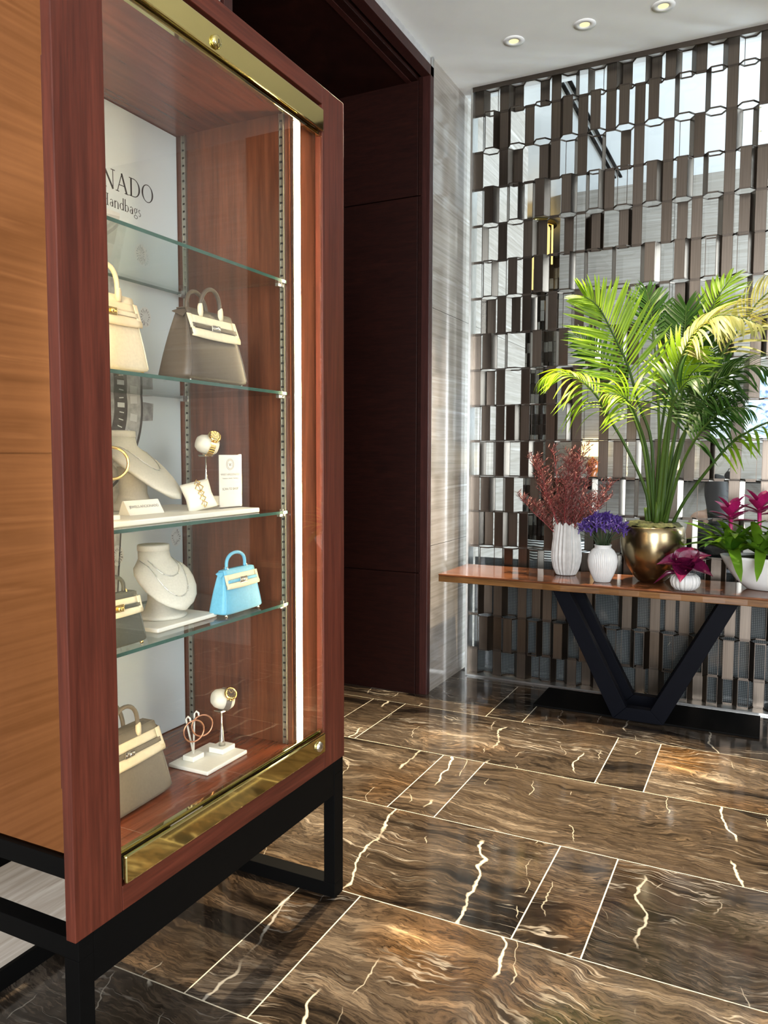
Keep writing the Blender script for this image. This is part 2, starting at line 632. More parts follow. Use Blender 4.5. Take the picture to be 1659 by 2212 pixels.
# deep stained portal in the left wall
YA, YB, ZT = 2.44, 4.445, 3.80
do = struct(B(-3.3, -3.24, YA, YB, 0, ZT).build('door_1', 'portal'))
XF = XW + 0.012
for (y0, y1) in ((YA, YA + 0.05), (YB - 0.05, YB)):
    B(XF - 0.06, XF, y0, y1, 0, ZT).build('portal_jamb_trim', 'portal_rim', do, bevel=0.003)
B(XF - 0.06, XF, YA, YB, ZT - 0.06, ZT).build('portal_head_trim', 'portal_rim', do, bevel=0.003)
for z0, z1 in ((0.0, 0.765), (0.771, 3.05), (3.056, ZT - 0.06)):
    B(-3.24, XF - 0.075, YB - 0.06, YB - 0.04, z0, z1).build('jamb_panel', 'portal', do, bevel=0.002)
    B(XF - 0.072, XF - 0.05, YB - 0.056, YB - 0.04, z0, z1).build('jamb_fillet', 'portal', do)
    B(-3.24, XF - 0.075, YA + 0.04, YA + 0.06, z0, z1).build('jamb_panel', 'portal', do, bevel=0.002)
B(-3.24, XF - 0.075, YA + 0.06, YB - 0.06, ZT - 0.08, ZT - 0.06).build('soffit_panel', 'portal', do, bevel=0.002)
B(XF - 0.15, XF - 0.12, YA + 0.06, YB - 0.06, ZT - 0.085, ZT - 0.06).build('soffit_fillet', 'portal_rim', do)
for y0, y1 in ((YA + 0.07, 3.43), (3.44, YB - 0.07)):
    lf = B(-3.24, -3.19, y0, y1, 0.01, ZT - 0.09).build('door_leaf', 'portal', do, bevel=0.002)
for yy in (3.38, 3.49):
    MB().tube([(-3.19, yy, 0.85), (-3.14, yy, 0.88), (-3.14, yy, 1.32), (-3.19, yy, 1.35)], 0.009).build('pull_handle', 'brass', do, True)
struct(B(XW - 0.12, XW - 0.01, YA - 0.01, YB, ZT, ZC).build('wall_over_portal', plain('white paint toned to shade', (0.42, 0.41, 0.40), 0.8)))  # white strip darkened to the ceiling's shaded tone; shade is in the colour
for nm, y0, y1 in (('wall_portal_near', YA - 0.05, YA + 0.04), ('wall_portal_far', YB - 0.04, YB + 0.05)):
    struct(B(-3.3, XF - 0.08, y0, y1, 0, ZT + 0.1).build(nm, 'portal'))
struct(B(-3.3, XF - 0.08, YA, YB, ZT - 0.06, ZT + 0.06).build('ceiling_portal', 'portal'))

# the other walls, outside the picture
wb = struct(B(1.06, 4.1, 4.95, 5.1, 0, ZC).build('wall_back', 'stone'))
wd_ = struct(B(0.42, 1.06, 4.93, 5.1, 0, ZC).build('wall_dark_column', 'portal'))
for x0, x1 in ((1.06, 2.5), (2.505, 4.1)):
    for z0, z1 in ((0, 1.2), (1.204, 2.5), (2.504, ZC)):
        B(x0, x1, 4.93, 4.95, z0, z1).build('stone_slab', 'stone', wb)
struct(MB().box(4.0, 4.1, -3.6, -0.75, 0, ZC).box(4.0, 4.1, 1.95, 4.95, 0, ZC).box(4.0, 4.1, -0.75, 1.95, 0, 0.65)
       .box(4.0, 4.1, -0.75, 1.95, 3.35, ZC).build('wall_right', 'stone'))
w3 = MB()
for yy in (-0.75, 0.57, 1.89):
    w3.box(4.02, 4.08, yy, yy + 0.06, 0.65, 3.35)
for zz in (0.65, 3.29):
    w3.box(4.02, 4.08, -0.75, 1.95, zz, zz + 0.06)
w3 = struct(w3.build('added_window_3', 'black'))  # unseen window added to supply daylight from the right
for y0, y1 in ((-0.69, 0.57), (0.63, 1.89)):
    B(4.045, 4.051, y0, y1, 0.71, 3.29).build('pane', 'glass', w3)
wr = struct(MB().box(XW, 0.25, -3.6, -3.5, 0, ZC).box(2.55, 4.0, -3.6, -3.5, 0, ZC)
            .box(0.25, 2.55, -3.6, -3.5, 0, 0.4).box(0.25, 2.55, -3.6, -3.5, 3.4, ZC).build('wall_rear', 'white'))
wn = struct(MB().box(0.25, 0.31, -3.58, -3.52, 0.4, 3.4).box(2.49, 2.55, -3.58, -3.52, 0.4, 3.4)
            .box(1.37, 1.43, -3.58, -3.52, 0.4, 3.4).box(0.25, 2.55, -3.58, -3.52, 0.4, 0.46).box(0.25, 2.55, -3.58, -3.52, 3.34, 3.4)
            .build('added_window_1', 'black'))  # unseen rear window, added to supply the daylight
for x0, x1 in ((0.31, 1.37), (1.43, 2.49)):
    B(x0, x1, -3.555, -3.549, 0.46, 3.34).build('pane', 'glass', wn)

# lounge beyond the screen
struct(B(-4.6, 4.1, 5.02, 13.1, -0.06, 0.0).build('floor_lounge', plain('dark lounge carpet', (0.045, 0.04, 0.036), 0.8, var=0.3, vs=12)))
struct(B(-4.6, 4.1, 5.1, 13.1, ZL, ZL + 0.1).build('ceiling_lounge', plain('lounge ceiling paint', (0.80, 0.83, 0.84), 0.35, var=0.02, vs=3)))
wf = struct(B(-1.99, 4.1, 8.52, 8.7, 0, ZL).build('wall_far', 'stone_pale'))
x = -1.99
for i, wdt in enumerate((1.05, 1.25, 1.25, 1.25, 1.25)):
    for z0, z1 in ((0, 1.1), (1.104, 2.6), (2.604, ZL)):
        B(x, min(x + wdt - 0.004, 4.1), 8.5, 8.52, z0, z1).build('stone_slab', 'stone_pale', wf)
    x += wdt
struct(B(-2.1, -1.99, 8.5, 13, 0, ZL).build('wall_corridor', 'stone_pale'))
struct(B(-4.6, -4.5, 5.1, 13, 0, ZL).build('wall_far_left', 'stone_pale'))
struct(B(-4.6, -1.99, 13, 13.1, 0, ZL).build('wall_corridor_end', 'stone_pale'))
struct(B(-4.6, XW - 0.12, 5.02, 5.1, 0, ZL).build('wall_lounge_front', 'white'))
w2 = MB()
for yy in (5.1, 6.2, 7.3, 8.42):
    w2.box(4.0, 4.08, yy, yy + 0.08, 0, ZL)
for zz in (0, 2.1, ZL - 0.1):
    w2.box(4.0, 4.08, 5.1, 8.5, zz, zz + 0.1)
wn2 = struct(w2.build('window_2', 'steel'))
for y0, y1 in ((5.18, 6.2), (6.28, 7.3), (7.38, 8.42)):
    for z0, z1 in ((0.1, 2.1), (2.2, ZL - 0.1)):
        B(4.03, 4.036, y0, y1, z0, z1).build('pane', 'glass', wn2)

# ------------------------------------------------------------------ bronze lattice screen
random.seed(11)
XS, XE, YM, DB = -1.80, 0.40, 4.975, 0.045
FW, SW = 0.056, 0.028
scr = thing('lattice_screen', 'floor to ceiling brushed bronze lattice screen behind the console table', 'screen', (0.0, YM, 0.0))
zb = [0.185 + 0.2347 * k for k in range(-1, 17)]
zb[0] = 0.012
zb[-1] = ZC - 0.0005
verts_x = []
x = XS
seg = []
while x < XE - 0.06:
    for kind, wd in (('A', FW), ('S', SW), ('B', FW), ('T', SW)):
        seg.append((kind, x, x + wd))
        x += wd
H0 = zb[2] - zb[1]
pf = B(-FW / 2, FW / 2, -0.0012, 0.0012, -H0 / 2 + 0.003, H0 / 2 - 0.003).mesh('plate', 'bronze')
LS = math.hypot(SW, DB)
ps = B(-LS / 2, LS / 2, -0.0012, 0.0012, -H0 / 2 + 0.003, H0 / 2 - 0.003).mesh('plate', 'bronze')
rest = MB()
cand = []
# cells that stand open towards the seated woman, the lamps, the pictures and the striped chair
OPEN = ((-0.31, -0.18, 1.0, 1.42), (-1.07, -0.99, 1.2, 1.75), (-0.58, -0.47, 1.25, 1.65), (-0.34, -0.20, 1.55, 1.9), (-0.10, 0.02, 1.5, 1.9), (-1.50, -1.24, 0.85, 1.0), (-0.95, -0.86, 1.1, 1.3))
for k in range(len(zb) - 1):
    z0, z1 = zb[k], zb[k + 1]
    sgn = -1 if k % 2 else 1
    fr = MB()
    prevA = None
    run = 0
    for i, (kind, x0, x1) in enumerate(seg):
        ya = 0 if kind in 'AS' else sgn * DB
        yb = 0 if kind in 'AT' else sgn * DB
        # thin waved edge strips and uprights of the row
        dx, dy = x1 - x0, yb - ya
        L = math.hypot(dx, dy)
        nx, ny = -dy / L * 0.003, dx / L * 0.003
        q = [(x0 + nx, ya + ny), (x1 + nx, yb + ny), (x1 - nx, yb - ny), (x0 - nx, ya - ny)]
        fr.prism(q, z1 - 0.008, z1 - 0.0005)
        fr.prism(q, z0 + 0.0005, z0 + 0.008)
        p = 0.53 if kind in 'AB' else 0.50
        on = random.random() < p
        if run >= 3:
            on = False
        if run <= -3:
            on = True
        xm_, zm_ = (x0 + x1) / 2, (z0 + z1) / 2
        for (ox0, ox1, oz0, oz1) in OPEN:
            if ox0 < xm_ < ox1 and oz0 < zm_ < oz1:
                on = False
        run = (max(run, 0) + 1) if on else (min(run, 0) - 1)
        if i and (on != prev_on or (not on and random.random() < 0.3)):
            fr.box(x0 - 0.0018, x0 + 0.0018, ya - 0.0018, ya + 0.0018, z0, z1)
        prev_on = on
        if on:
            cand.append((kind, (x0 + x1) / 2, (ya + yb) / 2, (z0 + z1) / 2, math.atan2(dy, dx), (z1 - z0) / H0))
    fr.build('row_frame', 'bronze_edge', scr)
inview = [c for c in cand if c[1] < 0.12]
inview.sort(key=lambda c: (c[5] < 0.95, c[3] < 0.7, abs(c[3] - 1.0) < 0.3))
keep = inview[:300]
ks = set(id(c) for c in keep)
for kind, px, py, pz, a, hs in keep:
    inst('plate', pf if kind in 'AB' else ps, scr, (px, py, pz), (0, 0, a), (1, 1, hs))
for c in cand:
    if id(c) in ks:
        continue
    kind, px, py, pz, a, hs = c
    b = B(-(FW if kind in 'AB' else LS) / 2, (FW if kind in 'AB' else LS) / 2, -0.0012, 0.0012, -H0 * hs / 2 + 0.003, H0 * hs / 2 - 0.003)
    b.moved(Matrix.Translation((px, py, pz)) @ Matrix.Rotation(a, 4, 'Z'))
    rest.add(b.v, b.f)
tag(rest.build('more_plates', 'bronze', scr), kind='stuff')
B(XS - 0.014, XS, -0.05, 0.05, 0.0, ZC - 0.002).build('side_post', 'steel', scr)
B(XS, XE + 0.005, -0.058, -0.052, ZC - 0.030, ZC - 0.001).build('head_rail', 'bronze_edge', scr)
B(XS, XE + 0.005, -0.055, 0.05, 0.0005, 0.012).build('sill_rail', 'steel', scr)
B(XW + 0.002, XE + 0.008, 0.075, 0.083, 0.013, ZC - 0.002).build('glass_pane', 'screenglass', scr)
B(XS, XE, 0.09, 0.105, 0.0005, 0.80).build('woven_panel', dots('woven black and silver cloth', 0.0105, (0.005, 0.005, 0.006), (0.14, 0.133, 0.122)), scr)

# ------------------------------------------------------------------ ceiling downlights
def downlight(loc, label, group, target=None, watts=0, cone=60, blend=0.5, r=0.06, color=(1.0, 0.83, 0.58)):
    t = thing('downlight', label, 'downlight', loc, group=group)
    MB().lathe([(r, -0.0005), (r, -0.004), (r * 0.50, -0.005), (r * 0.46, -0.0005)], 28, cap0=False, cap1=False).build('trim_ring', 'white', t, True)
    MB().lathe([(r * 0.46, -0.002), (r * 0.2, -0.003), (0.0005, -0.003)], 24, cap0=False).build('lens', 'lens', t, True)
    if watts:
        l = bpy.data.lights.new('downlight_beam', 'SPOT')
        l.energy = watts
        l.color = color
        l.spot_size = math.radians(cone)
        l.spot_blend = blend
        l.shadow_soft_size = 0.025
        o = bpy.data.objects.new('downlight_beam', l)
        o.parent = t
        o.location = (0, 0, -0.03)
        d = Vector(target) - Vector(loc)
        o.rotation_euler = d.to_track_quat('-Z', 'Y').to_euler()
        COL.objects.link(o)
    return t


G1 = 'recessed downlights in a row over the console table'
downlight((-1.395, 4.482, ZC), 'recessed downlight nearest the dark portal', G1, (-0.55, 1.9, 0), 1300, 66, 0.4)
downlight((-0.994, 4.486, ZC), 'middle recessed downlight of the row above the table', G1, (-1.15, 3.75, 0), 900, 60, 0.9)
downlight((-0.584, 4.489, ZC), 'recessed downlight at the top edge, right of the row', G1, (-0.62, 4.35, 0), 360, 60, 0.9)
for i, (px, py) in enumerate(((0.95, 2.2), (2.0, 3.4), (0.9, 0.4), (2.2, 1.0))):
    downlight((px, py, ZC), 'recessed lobby downlight ' + ('right of the cabinet front', 'near the dark column', 'right of the viewer', 'close to the right wall')[i], 'lobby downlights out of view', (px, py, 0), 60, 80, 0.8)
GL = 'downlights in the lounge ceiling'
for i, (px, py, lb) in enumerate(((-0.966, 8.016, 'lounge downlight seen alone through the upper middle of the screen'),
                                  (-0.176, 7.1, 'topmost lounge downlight seen at the right edge of the screen'),
                                  (-0.177, 7.61, 'second lounge downlight down the right edge of the screen'),
                                  (-0.18, 8.0, 'third lounge downlight down the right edge of the screen'),
                                  (-0.184, 8.36, 'lowest lounge downlight down the right edge of the screen'))):
    downlight((px, py, ZL), lb, GL, r=0.035)

# ------------------------------------------------------------------ display cabinet
FX = -1.266                     # front plane of the cabinet frame
Y0, Y1, Z0, Z1 = 1.11, 2.26, 0.476, 2.626
cab = thing('display_cabinet', 'tall cherry wood display cabinet with brass rails and glass shelves on a black stand', 'cabinet', (-1.5, 1.68, 0.0))


def cp(mb, name, mat, bevel=0.0, smooth=False, parent=None):
    p = parent or cab
    o = mb.build(name, mat, None, smooth, bevel)
    o.parent = p
    if p is cab:
        o.location = -Vector(cab.location)
    return o


TK = 0.028
cp(B(FX - TK, FX, Y0, 1.243, Z0, Z1), 'frame_stile', 'frame', 0.002)
cp(B(FX - TK, FX, 2.127, Y1, Z0, Z1), 'frame_stile', 'frame', 0.002)
cp(B(FX - TK, FX, 1.2435, 2.1265, Z0, 0.533), 'frame_rail', 'frame_h', 0.0015)
cp(B(FX - TK, FX, 1.2435, 2.1265, 2.572, Z1), 'frame_rail', 'frame_h', 0.0015)
# carcass behind the frame
XB = -1.725
cp(B(XB - 0.018, XB, 1.17, 2.02, 0.585, 2.52), 'back_panel', 'inner')
cp(B(XB, FX - TK - 0.001, 1.18, 1.989, 0.585, 0.60), 'deck', 'inner_f')
cp(B(XB, FX - TK - 0.001, 1.165, 2.02, 2.505, 2.52), 'top_panel', 'inner_f')
cp(B(XB, -1.2985, 1.99, 2.02, 0.585, 2.505), 'end_panel', 'inner')
cp(B(-1.310, -1.2985, 2.0205, 2.25, 0.54, 2.57), 'filler_panel', 'inner')
cp(B(XB, -1.2985, 1.165, 1.18, 0.585, 2.505), 'near_panel', 'inner')
cp(B(XB - 0.02, FX - TK - 0.002, 1.150, 1.1645, 0.632, 2.54), 'side_panel', 'amber')['label'] = 'amber tinted mirror side panel'
cp(B(XB - 0.12, FX - TK - 0.001, 1.140, 1.1648, 0.586, 0.631), 'side_rail', 'black', 0.002)
cp(B(-1.325, -1.296, 1.134, 1.1495, 0.79, 2.29), 'side_moulding', 'frame', 0.002)
# glass door and its brass rails
cp(B(-1.2735, -1.2693, 1.244, 2.126, 0.56, 2.55), 'glass_door', 'glass')
br = cp(B(-1.2690, -1.2580, 1.247, 2.123, 0.537, 0.602), 'bottom_rail', 'brass', 0.004)
cp(B(-1.2865, -1.2738, 1.247, 2.123, 0.60, 0.612), 'door_track', 'brass', 0.001)
bt = cp(B(-1.2690, -1.2580, 1.247, 2.123, 2.488, 2.553), 'top_rail', 'brass', 0.004)
cp(B(-1.2865, -1.2738, 1.247, 2.123, 2.478, 2.492), 'door_track', 'brass', 0.001)
for prn, yy, zz in ((br, 2.078, 0.570), (bt, 1.60, 2.512)):  # real lock on the bottom rail; top disc models a reflected ceiling fitting
    lk = MB().lathe([(0.0165, 0), (0.0165, 0.004), (0.014, 0.009), (0.010, 0.0105), (0.0005, 0.011)], 24).moved(
        Matrix.Translation((-1.2578, yy, zz)) @ Matrix.Rotation(PI / 2, 4, 'Y'))
    o = lk.build('lock_or_reflection', 'nickel' if prn is br else 'brass', None, True)
    o.parent = prn
    k = B(-1.2470, -1.2464, yy - 0.0012, yy + 0.0012, zz - 0.005, zz + 0.005).build('keyway', 'ink')
    k.parent = prn
# led strips
cp(B(-1.2890, -1.2868, 1.995, 2.013, 0.613, 2.477), 'led_channel', 'nickel')
cp(B(-1.2866, -1.2750, 1.996, 2.012, 0.614, 2.476), 'led_strip', 'led')
cp(B(-1.2963, -1.2945, 1.212, 1.236, 0.613, 2.477), 'led_channel', 'nickel')
cp(B(-1.2985, -1.2964, 1.214, 1.234, 0.614, 2.476), 'led_strip', 'led')
# slotted shelf standards
SH = (2.015, 1.687, 1.331, 1.050)
for xs in (-1.690, -1.322):
    st = MB()
    st.box(xs - 0.008, xs - 0.0045, 1.981, 1.9895, 0.602, 2.5).box(xs + 0.0045, xs + 0.008, 1.981, 1.9895, 0.602, 2.5)
    z = 0.602
    while z < 2.49:
        st.box(xs - 0.0045, xs + 0.0045, 1.983, 1.9895, z, z + 0.0175)
        z += 0.0235
    cp(st, 'shelf_standard', 'standard')
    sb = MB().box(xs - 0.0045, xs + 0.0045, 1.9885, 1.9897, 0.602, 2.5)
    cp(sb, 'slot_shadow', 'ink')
    if xs < -1.5:
        cp(MB().box(xs - 0.008, xs + 0.008, 1.1805, 1.188, 0.602, 2.5), 'shelf_standard', 'standard')
for zz in SH:
    sh = cp(B(-1.705, -1.3035, 1.192, 1.977, zz - 0.009, zz), 'glass_shelf', 'shelfglass')
    for (x0, x1, y0, y1) in ((-1.3034, -1.3028, 1.192, 1.977), (-1.7056, -1.705, 1.192, 1.977)):
        e = B(x0, x1, y0, y1, zz - 0.0088, zz - 0.0002).build('polished_edge', 'shelfedge')
        e.parent = sh
    for xs in (-1.690, -1.322):
        cl = MB().box(xs - 0.006, xs + 0.006, 1.955, 1.982, zz - 0.018, zz - 0.0092).box(xs - 0.006, xs + 0.006, 1.9705, 1.976, zz - 0.018, zz + 0.004)
        cp(cl, 'shelf_clip', 'steel', 0.001)
# black stand
LW = 0.042
for (ya, yb) in ((1.118, 1.118 + LW), (2.196, 2.254)):
    for (xa, xb) in ((FX - LW - 0.002, FX - 0.002), (-1.83, -1.83 + LW)):
        cp(B(xa, xb, ya, yb, 0.05, 0.43), 'stand_leg', 'black', 0.0015)
    cp(B(-1.83, FX - 0.002, ya, yb, 0.0005, 0.05), 'stand_runner', 'black', 0.0015)
    cp(B(-1.83, FX - 0.002, ya, yb, 0.43, 0.4755), 'stand_side_rail', 'black', 0.0015)
cp(B(FX - 0.03, FX - 0.003, 1.1605, 2.1955, 0.362, 0.475), 'stand_front_rail', 'black', 0.0015)
cp(B(-1.83, -1.80, 1.1605, 2.1955, 0.40, 0.475), 'stand_back_rail', 'black', 0.0015)
for yy in (1.4, 1.9):
    cp(B(-1.79, -1.31, yy, yy + 0.05, 0.43, 0.584), 'stand_bearer', 'black')

# ------------------------------------------------------------------ printed back poster
po = cp(B(XB, XB + 0.004, 1.185, 1.986, 0.603, 2.502), 'poster', 'poster')
PX = XB + 0.0042


class Pr:
    """flat print on the poster: u runs along +Y, v along +Z"""

    def __init__(s):
        s.m = MB()

    def poly(s, pts):
        n = len(pts)
        s.m.add([(PX, u, v) for u, v in pts], [tuple(range(n))])
        return s

    def stroke(s, a, b, wa, wb=None):
        wb = wa if wb is None else wb
        d = Vector((b[0] - a[0], b[1] - a[1])).normalized()
        nx, ny = -d.y, d.x
        return s.poly([(a[0] + nx * wa / 2, a[1] + ny * wa / 2), (b[0] + nx * wb / 2, b[1] + ny * wb / 2),
                       (b[0] - nx * wb / 2, b[1] - ny * wb / 2), (a[0] - nx * wa / 2, a[1] - ny * wa / 2)])

    def arc(s, c, ru, rv, a0, a1, wthick, wthin, n=28):
        """elliptic arc, thick where it runs upright and thin where it runs level"""
        prev = None
        for i in range(n + 1):
            a = math.radians(a0 + (a1 - a0) * i / n)
            wd = wthin + (wthick - wthin) * abs(math.cos(a)) ** 1.5
            o = (c[0] + (ru + wd / 2) * math.cos(a), c[1] + (rv + wthin / 2) * math.sin(a))
            q = (c[0] + (ru - wd / 2) * math.cos(a), c[1] + (rv - wthin / 2) * math.sin(a))
            if prev:
                s.poly([prev[0], o, q, prev[1]])
            prev = (o, q)
        return s

    def done(s, name, mat, dx=0.0):
        if dx:
            s.m.v = [(p[0] + dx, p[1], p[2]) for p in s.m.v]
        o = s.m.build(name, mat)
        o.parent = po
        return o


def glyph(p, ch, u, v, h):
    """serif letters drawn as strokes; returns the advance. h = cap height"""
    T, t = h * 0.125, h * 0.045
    sf = h * 0.10

    def serif(x, y, wd=0.30):
        p.stroke((x - h * wd / 2, y), (x + h * wd / 2, y), t)
    if ch == 'O' or ch == 'C':
        r = h * 0.46
        if ch == 'O':
            p.arc((u + r, v + h / 2), r - T / 2, h / 2 - t / 2, 0, 360, T, t, 40)
        else:
            p.arc((u + r, v + h / 2), r - T / 2, h / 2 - t / 2, 42, 318, T, t, 34)
            p.stroke((u + r * 1.72, v + h * 0.78), (u + r * 1.78, v + h), t * 1.2)
        return r * 2 + h * 0.09
    if ch == 'I':
        x = u + h * 0.16
        p.stroke((x, v), (x, v + h), T)
        serif(x, v)
        serif(x, v + h)
        return h * 0.36
    if ch == 'F':
        x = u + h * 0.16
        p.stroke((x, v), (x, v + h), T)
        serif(x, v)
        p.stroke((u, v + h - t / 2), (u + h * 0.56, v + h - t / 2), t)
        p.stroke((u + h * 0.55, v + h), (u + h * 0.55, v + h * 0.8), t)
        p.stroke((x, v + h * 0.53), (u + h * 0.46, v + h * 0.53), t)
        return h * 0.62
    if ch == 'H':
        for k in (0.16, 0.68):
            p.stroke((u + h * k, v), (u + h * k, v + h), T)
            serif(u + h * k, v)
            serif(u + h * k, v + h)
        p.stroke((u + h * 0.16, v + h * 0.52), (u + h * 0.68, v + h * 0.52), t)
        return h * 0.90
    if ch == 'N':
        p.stroke((u + h * 0.15, v), (u + h * 0.15, v + h), t * 1.2)
        p.stroke((u + h * 0.74, v), (u + h * 0.74, v + h), t * 1.2)
        p.stroke((u + h * 0.12, v + h), (u + h * 0.74, v), T * 1.05)
        serif(u + h * 0.13, v)
        serif(u + h * 0.06, v + h, 0.24)
        serif(u + h * 0.74, v + h)
        return h * 0.93
    if ch == 'A':
        p.stroke((u + h * 0.08, v), (u + h * 0.42, v + h), t * 1.2)
        p.stroke((u + h * 0.40, v + h), (u + h * 0.76, v), T)
        p.stroke((u + h * 0.21, v + h * 0.36), (u + h * 0.62, v + h * 0.36), t)
        serif(u + h * 0.08, v, 0.26)
        serif(u + h * 0.76, v, 0.30)
        return h * 0.90
    if ch == 'D':
        x = u + h * 0.16
        p.stroke((x, v), (x, v + h), T)
        p.stroke((u, v + t / 2), (u + h * 0.36, v + t / 2), t)
        p.stroke((u, v + h - t / 2), (u + h * 0.36, v + h - t / 2), t)
        p.arc((u + h * 0.36, v + h / 2), h * 0.42, h / 2 - t / 2, -90, 90, T, t, 24)
        return h * 0.92
    # lower case: x-height 0.62 h
    X = h * 0.62
    T2, t2 = T * 0.9, t * 1.1
    if ch == 'n':
        x = u + h * 0.10
        p.stroke((x, v), (x, v + X), T2)
        p.arc((u + h * 0.30, v + X * 0.62), h * 0.17, X * 0.36, 0, 150, T2, t2, 14)
        p.stroke((u + h * 0.47, v), (u + h * 0.47, v + X * 0.62), T2)
        serif(x, v, 0.22)
        serif(u + h * 0.47, v, 0.22)
        return h * 0.60
    if ch in 'db':
        p.arc((u + h * 0.27, v + X / 2), h * 0.19, X / 2 - t2 / 2, 0, 360, T2, t2, 28)
        x = u + (h * 0.46 if ch == 'd' else h * 0.09)
        p.stroke((x, v), (x, v + h * 1.08), T2)
        return h * 0.58
    if ch == 'a':
        p.arc((u + h * 0.20, v + X * 0.30), h * 0.13, X * 0.28, 0, 360, T2 * 0.8, t2, 22)
        p.stroke((u + h * 0.36, v), (u + h * 0.36, v + X * 0.72), T2)
        p.arc((u + h * 0.22, v + X * 0.72), h * 0.14, X * 0.26, 0, 160, T2 * 0.7, t2, 12)
        return h * 0.48
    if ch == 'g':
        p.arc((u + h * 0.24, v + X * 0.66), h * 0.15, X * 0.32, 0, 360, T2 * 0.8, t2, 24)
        p.arc((u + h * 0.25, v - h * 0.14), h * 0.20, h * 0.15, 0, 360, T2 * 0.6, t2, 24)
        p.stroke((u + h * 0.14, v + X * 0.4), (u + h * 0.20, v - h * 0.0), t2)
        p.stroke((u + h * 0.34, v + X * 0.9), (u + h * 0.48, v + X * 1.0), t2)
        return h * 0.52
    if ch == 's':
        p.arc((u + h * 0.18, v + X * 0.73), h * 0.10, X * 0.23, 40, 270, T2 * 0.7, t2, 14)
        p.arc((u + h * 0.18, v + X * 0.27), h * 0.11, X * 0.25, -150, 90, T2 * 0.7, t2, 14)
        return h * 0.40
    return h * 0.4


def word(txt, right, v, h, gap=0.0):
    test = Pr()
    wd = sum(glyph(test, c, 0, 0, h) + gap for c in txt) - gap
    p = Pr()
    u = right - wd
    for c in txt:
        u += glyph(p, c, u, v, h) + gap
    return p


word('AFICIONADO', 1.883, 2.262, 0.0535, 0.0022).done('lettering', 'ink')
word('Handbags', 1.826, 2.211, 0.0325, 0.0012).done('lettering', 'ink')

M['print_silver'] = plain('printed silver', (0.50, 0.50, 0.48), 0.5, var=0.25, vs=40)
M['print_pale'] = plain('printed pale grey', (0.70, 0.71, 0.69), 0.5, var=0.05)
M['print_mid'] = plain('printed mid grey', (0.33, 0.33, 0.32), 0.5, var=0.3, vs=60)
M['print_dark'] = plain('printed charcoal', (0.07, 0.065, 0.06), 0.5, var=0.3, vs=50)
# large wristwatch print
WC = (1.525, 1.645)


def ring(r0, r1, mat, dx, name='watch_print', n=72, a0=0, a1=360):
    p = Pr()
    for i in range(n):
        a, b = math.radians(a0 + (a1 - a0) * i / n), math.radians(a0 + (a1 - a0) * (i + 1) / n)
        p.poly([(WC[0] + r0 * math.cos(a), WC[1] + r0 * math.sin(a)), (WC[0] + r1 * math.cos(a), WC[1] + r1 * math.sin(a)),
                (WC[0] + r1 * math.cos(b), WC[1] + r1 * math.sin(b)), (WC[0] + r0 * math.cos(b), WC[1] + r0 * math.sin(b))])
    p.done(name, mat, dx)


p = Pr()
p.poly([(1.36, 0.70), (1.66, 0.70), (1.715, 1.27), (1.78, 1.50), (1.27, 1.50), (1.335, 1.27)])
p.poly([(1.27, 1.79), (1.78, 1.79), (1.715, 2.02), (1.335, 2.02)])
p.done('watch_print', 'print_silver', 0.0001)
p = Pr()
for i in range(9):
    v = 0.78 + i * 0.085
    e = 1.60 + (v - 0.7) * 0.1
    p.stroke((1.42, v), (e, v + 0.004), 0.007)
p.stroke((1.66, 0.70), (1.715, 1.27), 0.006)
p.stroke((1.715, 1.27), (1.78, 1.50), 0.006)
p.done('watch_print', 'print_dark', 0.0002)
p = Pr()
for (v0, v1) in ((1.60, 1.66), (1.675, 1.71)):
    p.poly([(1.80, v0), (1.858, v0 + 0.004), (1.862, v1 - 0.004), (1.80, v1)])
p.done('watch_print', 'print_mid', 0.0001)
ring(0.283, 0.292, 'print_dark', 0.0002)
ring(0.228, 0.283, 'print_silver', 0.0003)
ring(0.176, 0.228, 'print_dark', 0.0003)
ring(0.0, 0.176, 'print_mid', 0.0003)
p = Pr()
for i in range(30):
    a = math.radians(i * 12 + 4)
    c, s_ = math.cos(a), math.sin(a)
    p.stroke((WC[0] + 0.240 * c, WC[1] + 0.240 * s_), (WC[0] + 0.268 * c, WC[1] + 0.268 * s_), 0.022)
for i in range(60):
    a = math.radians(i * 6)
    c, s_ = math.cos(a), math.sin(a)
    if i % 5 == 0:
        p.stroke((WC[0] + 0.188 * c, WC[1] + 0.188 * s_), (WC[0] + 0.216 * c, WC[1] + 0.216 * s_), 0.014)
    else:
        p.stroke((WC[0] + 0.196 * c, WC[1] + 0.196 * s_), (WC[0] + 0.214 * c, WC[1] + 0.214 * s_), 0.003)
p.done('watch_print', 'print_pale', 0.0005)
p = Pr()
random.seed(4)
for i in range(26):
    a = random.uniform(0, 2 * PI)
    rr = random.uniform(0.03, 0.15)
    cx_, cy_ = WC[0] + rr * math.cos(a), WC[1] + rr * math.sin(a)
    p.arc((cx_, cy_), random.uniform(0.008, 0.026), random.uniform(0.008, 0.026), 0, 360, 0.007, 0.006, 14)
p.done('watch_print', 'print_dark', 0.0005)
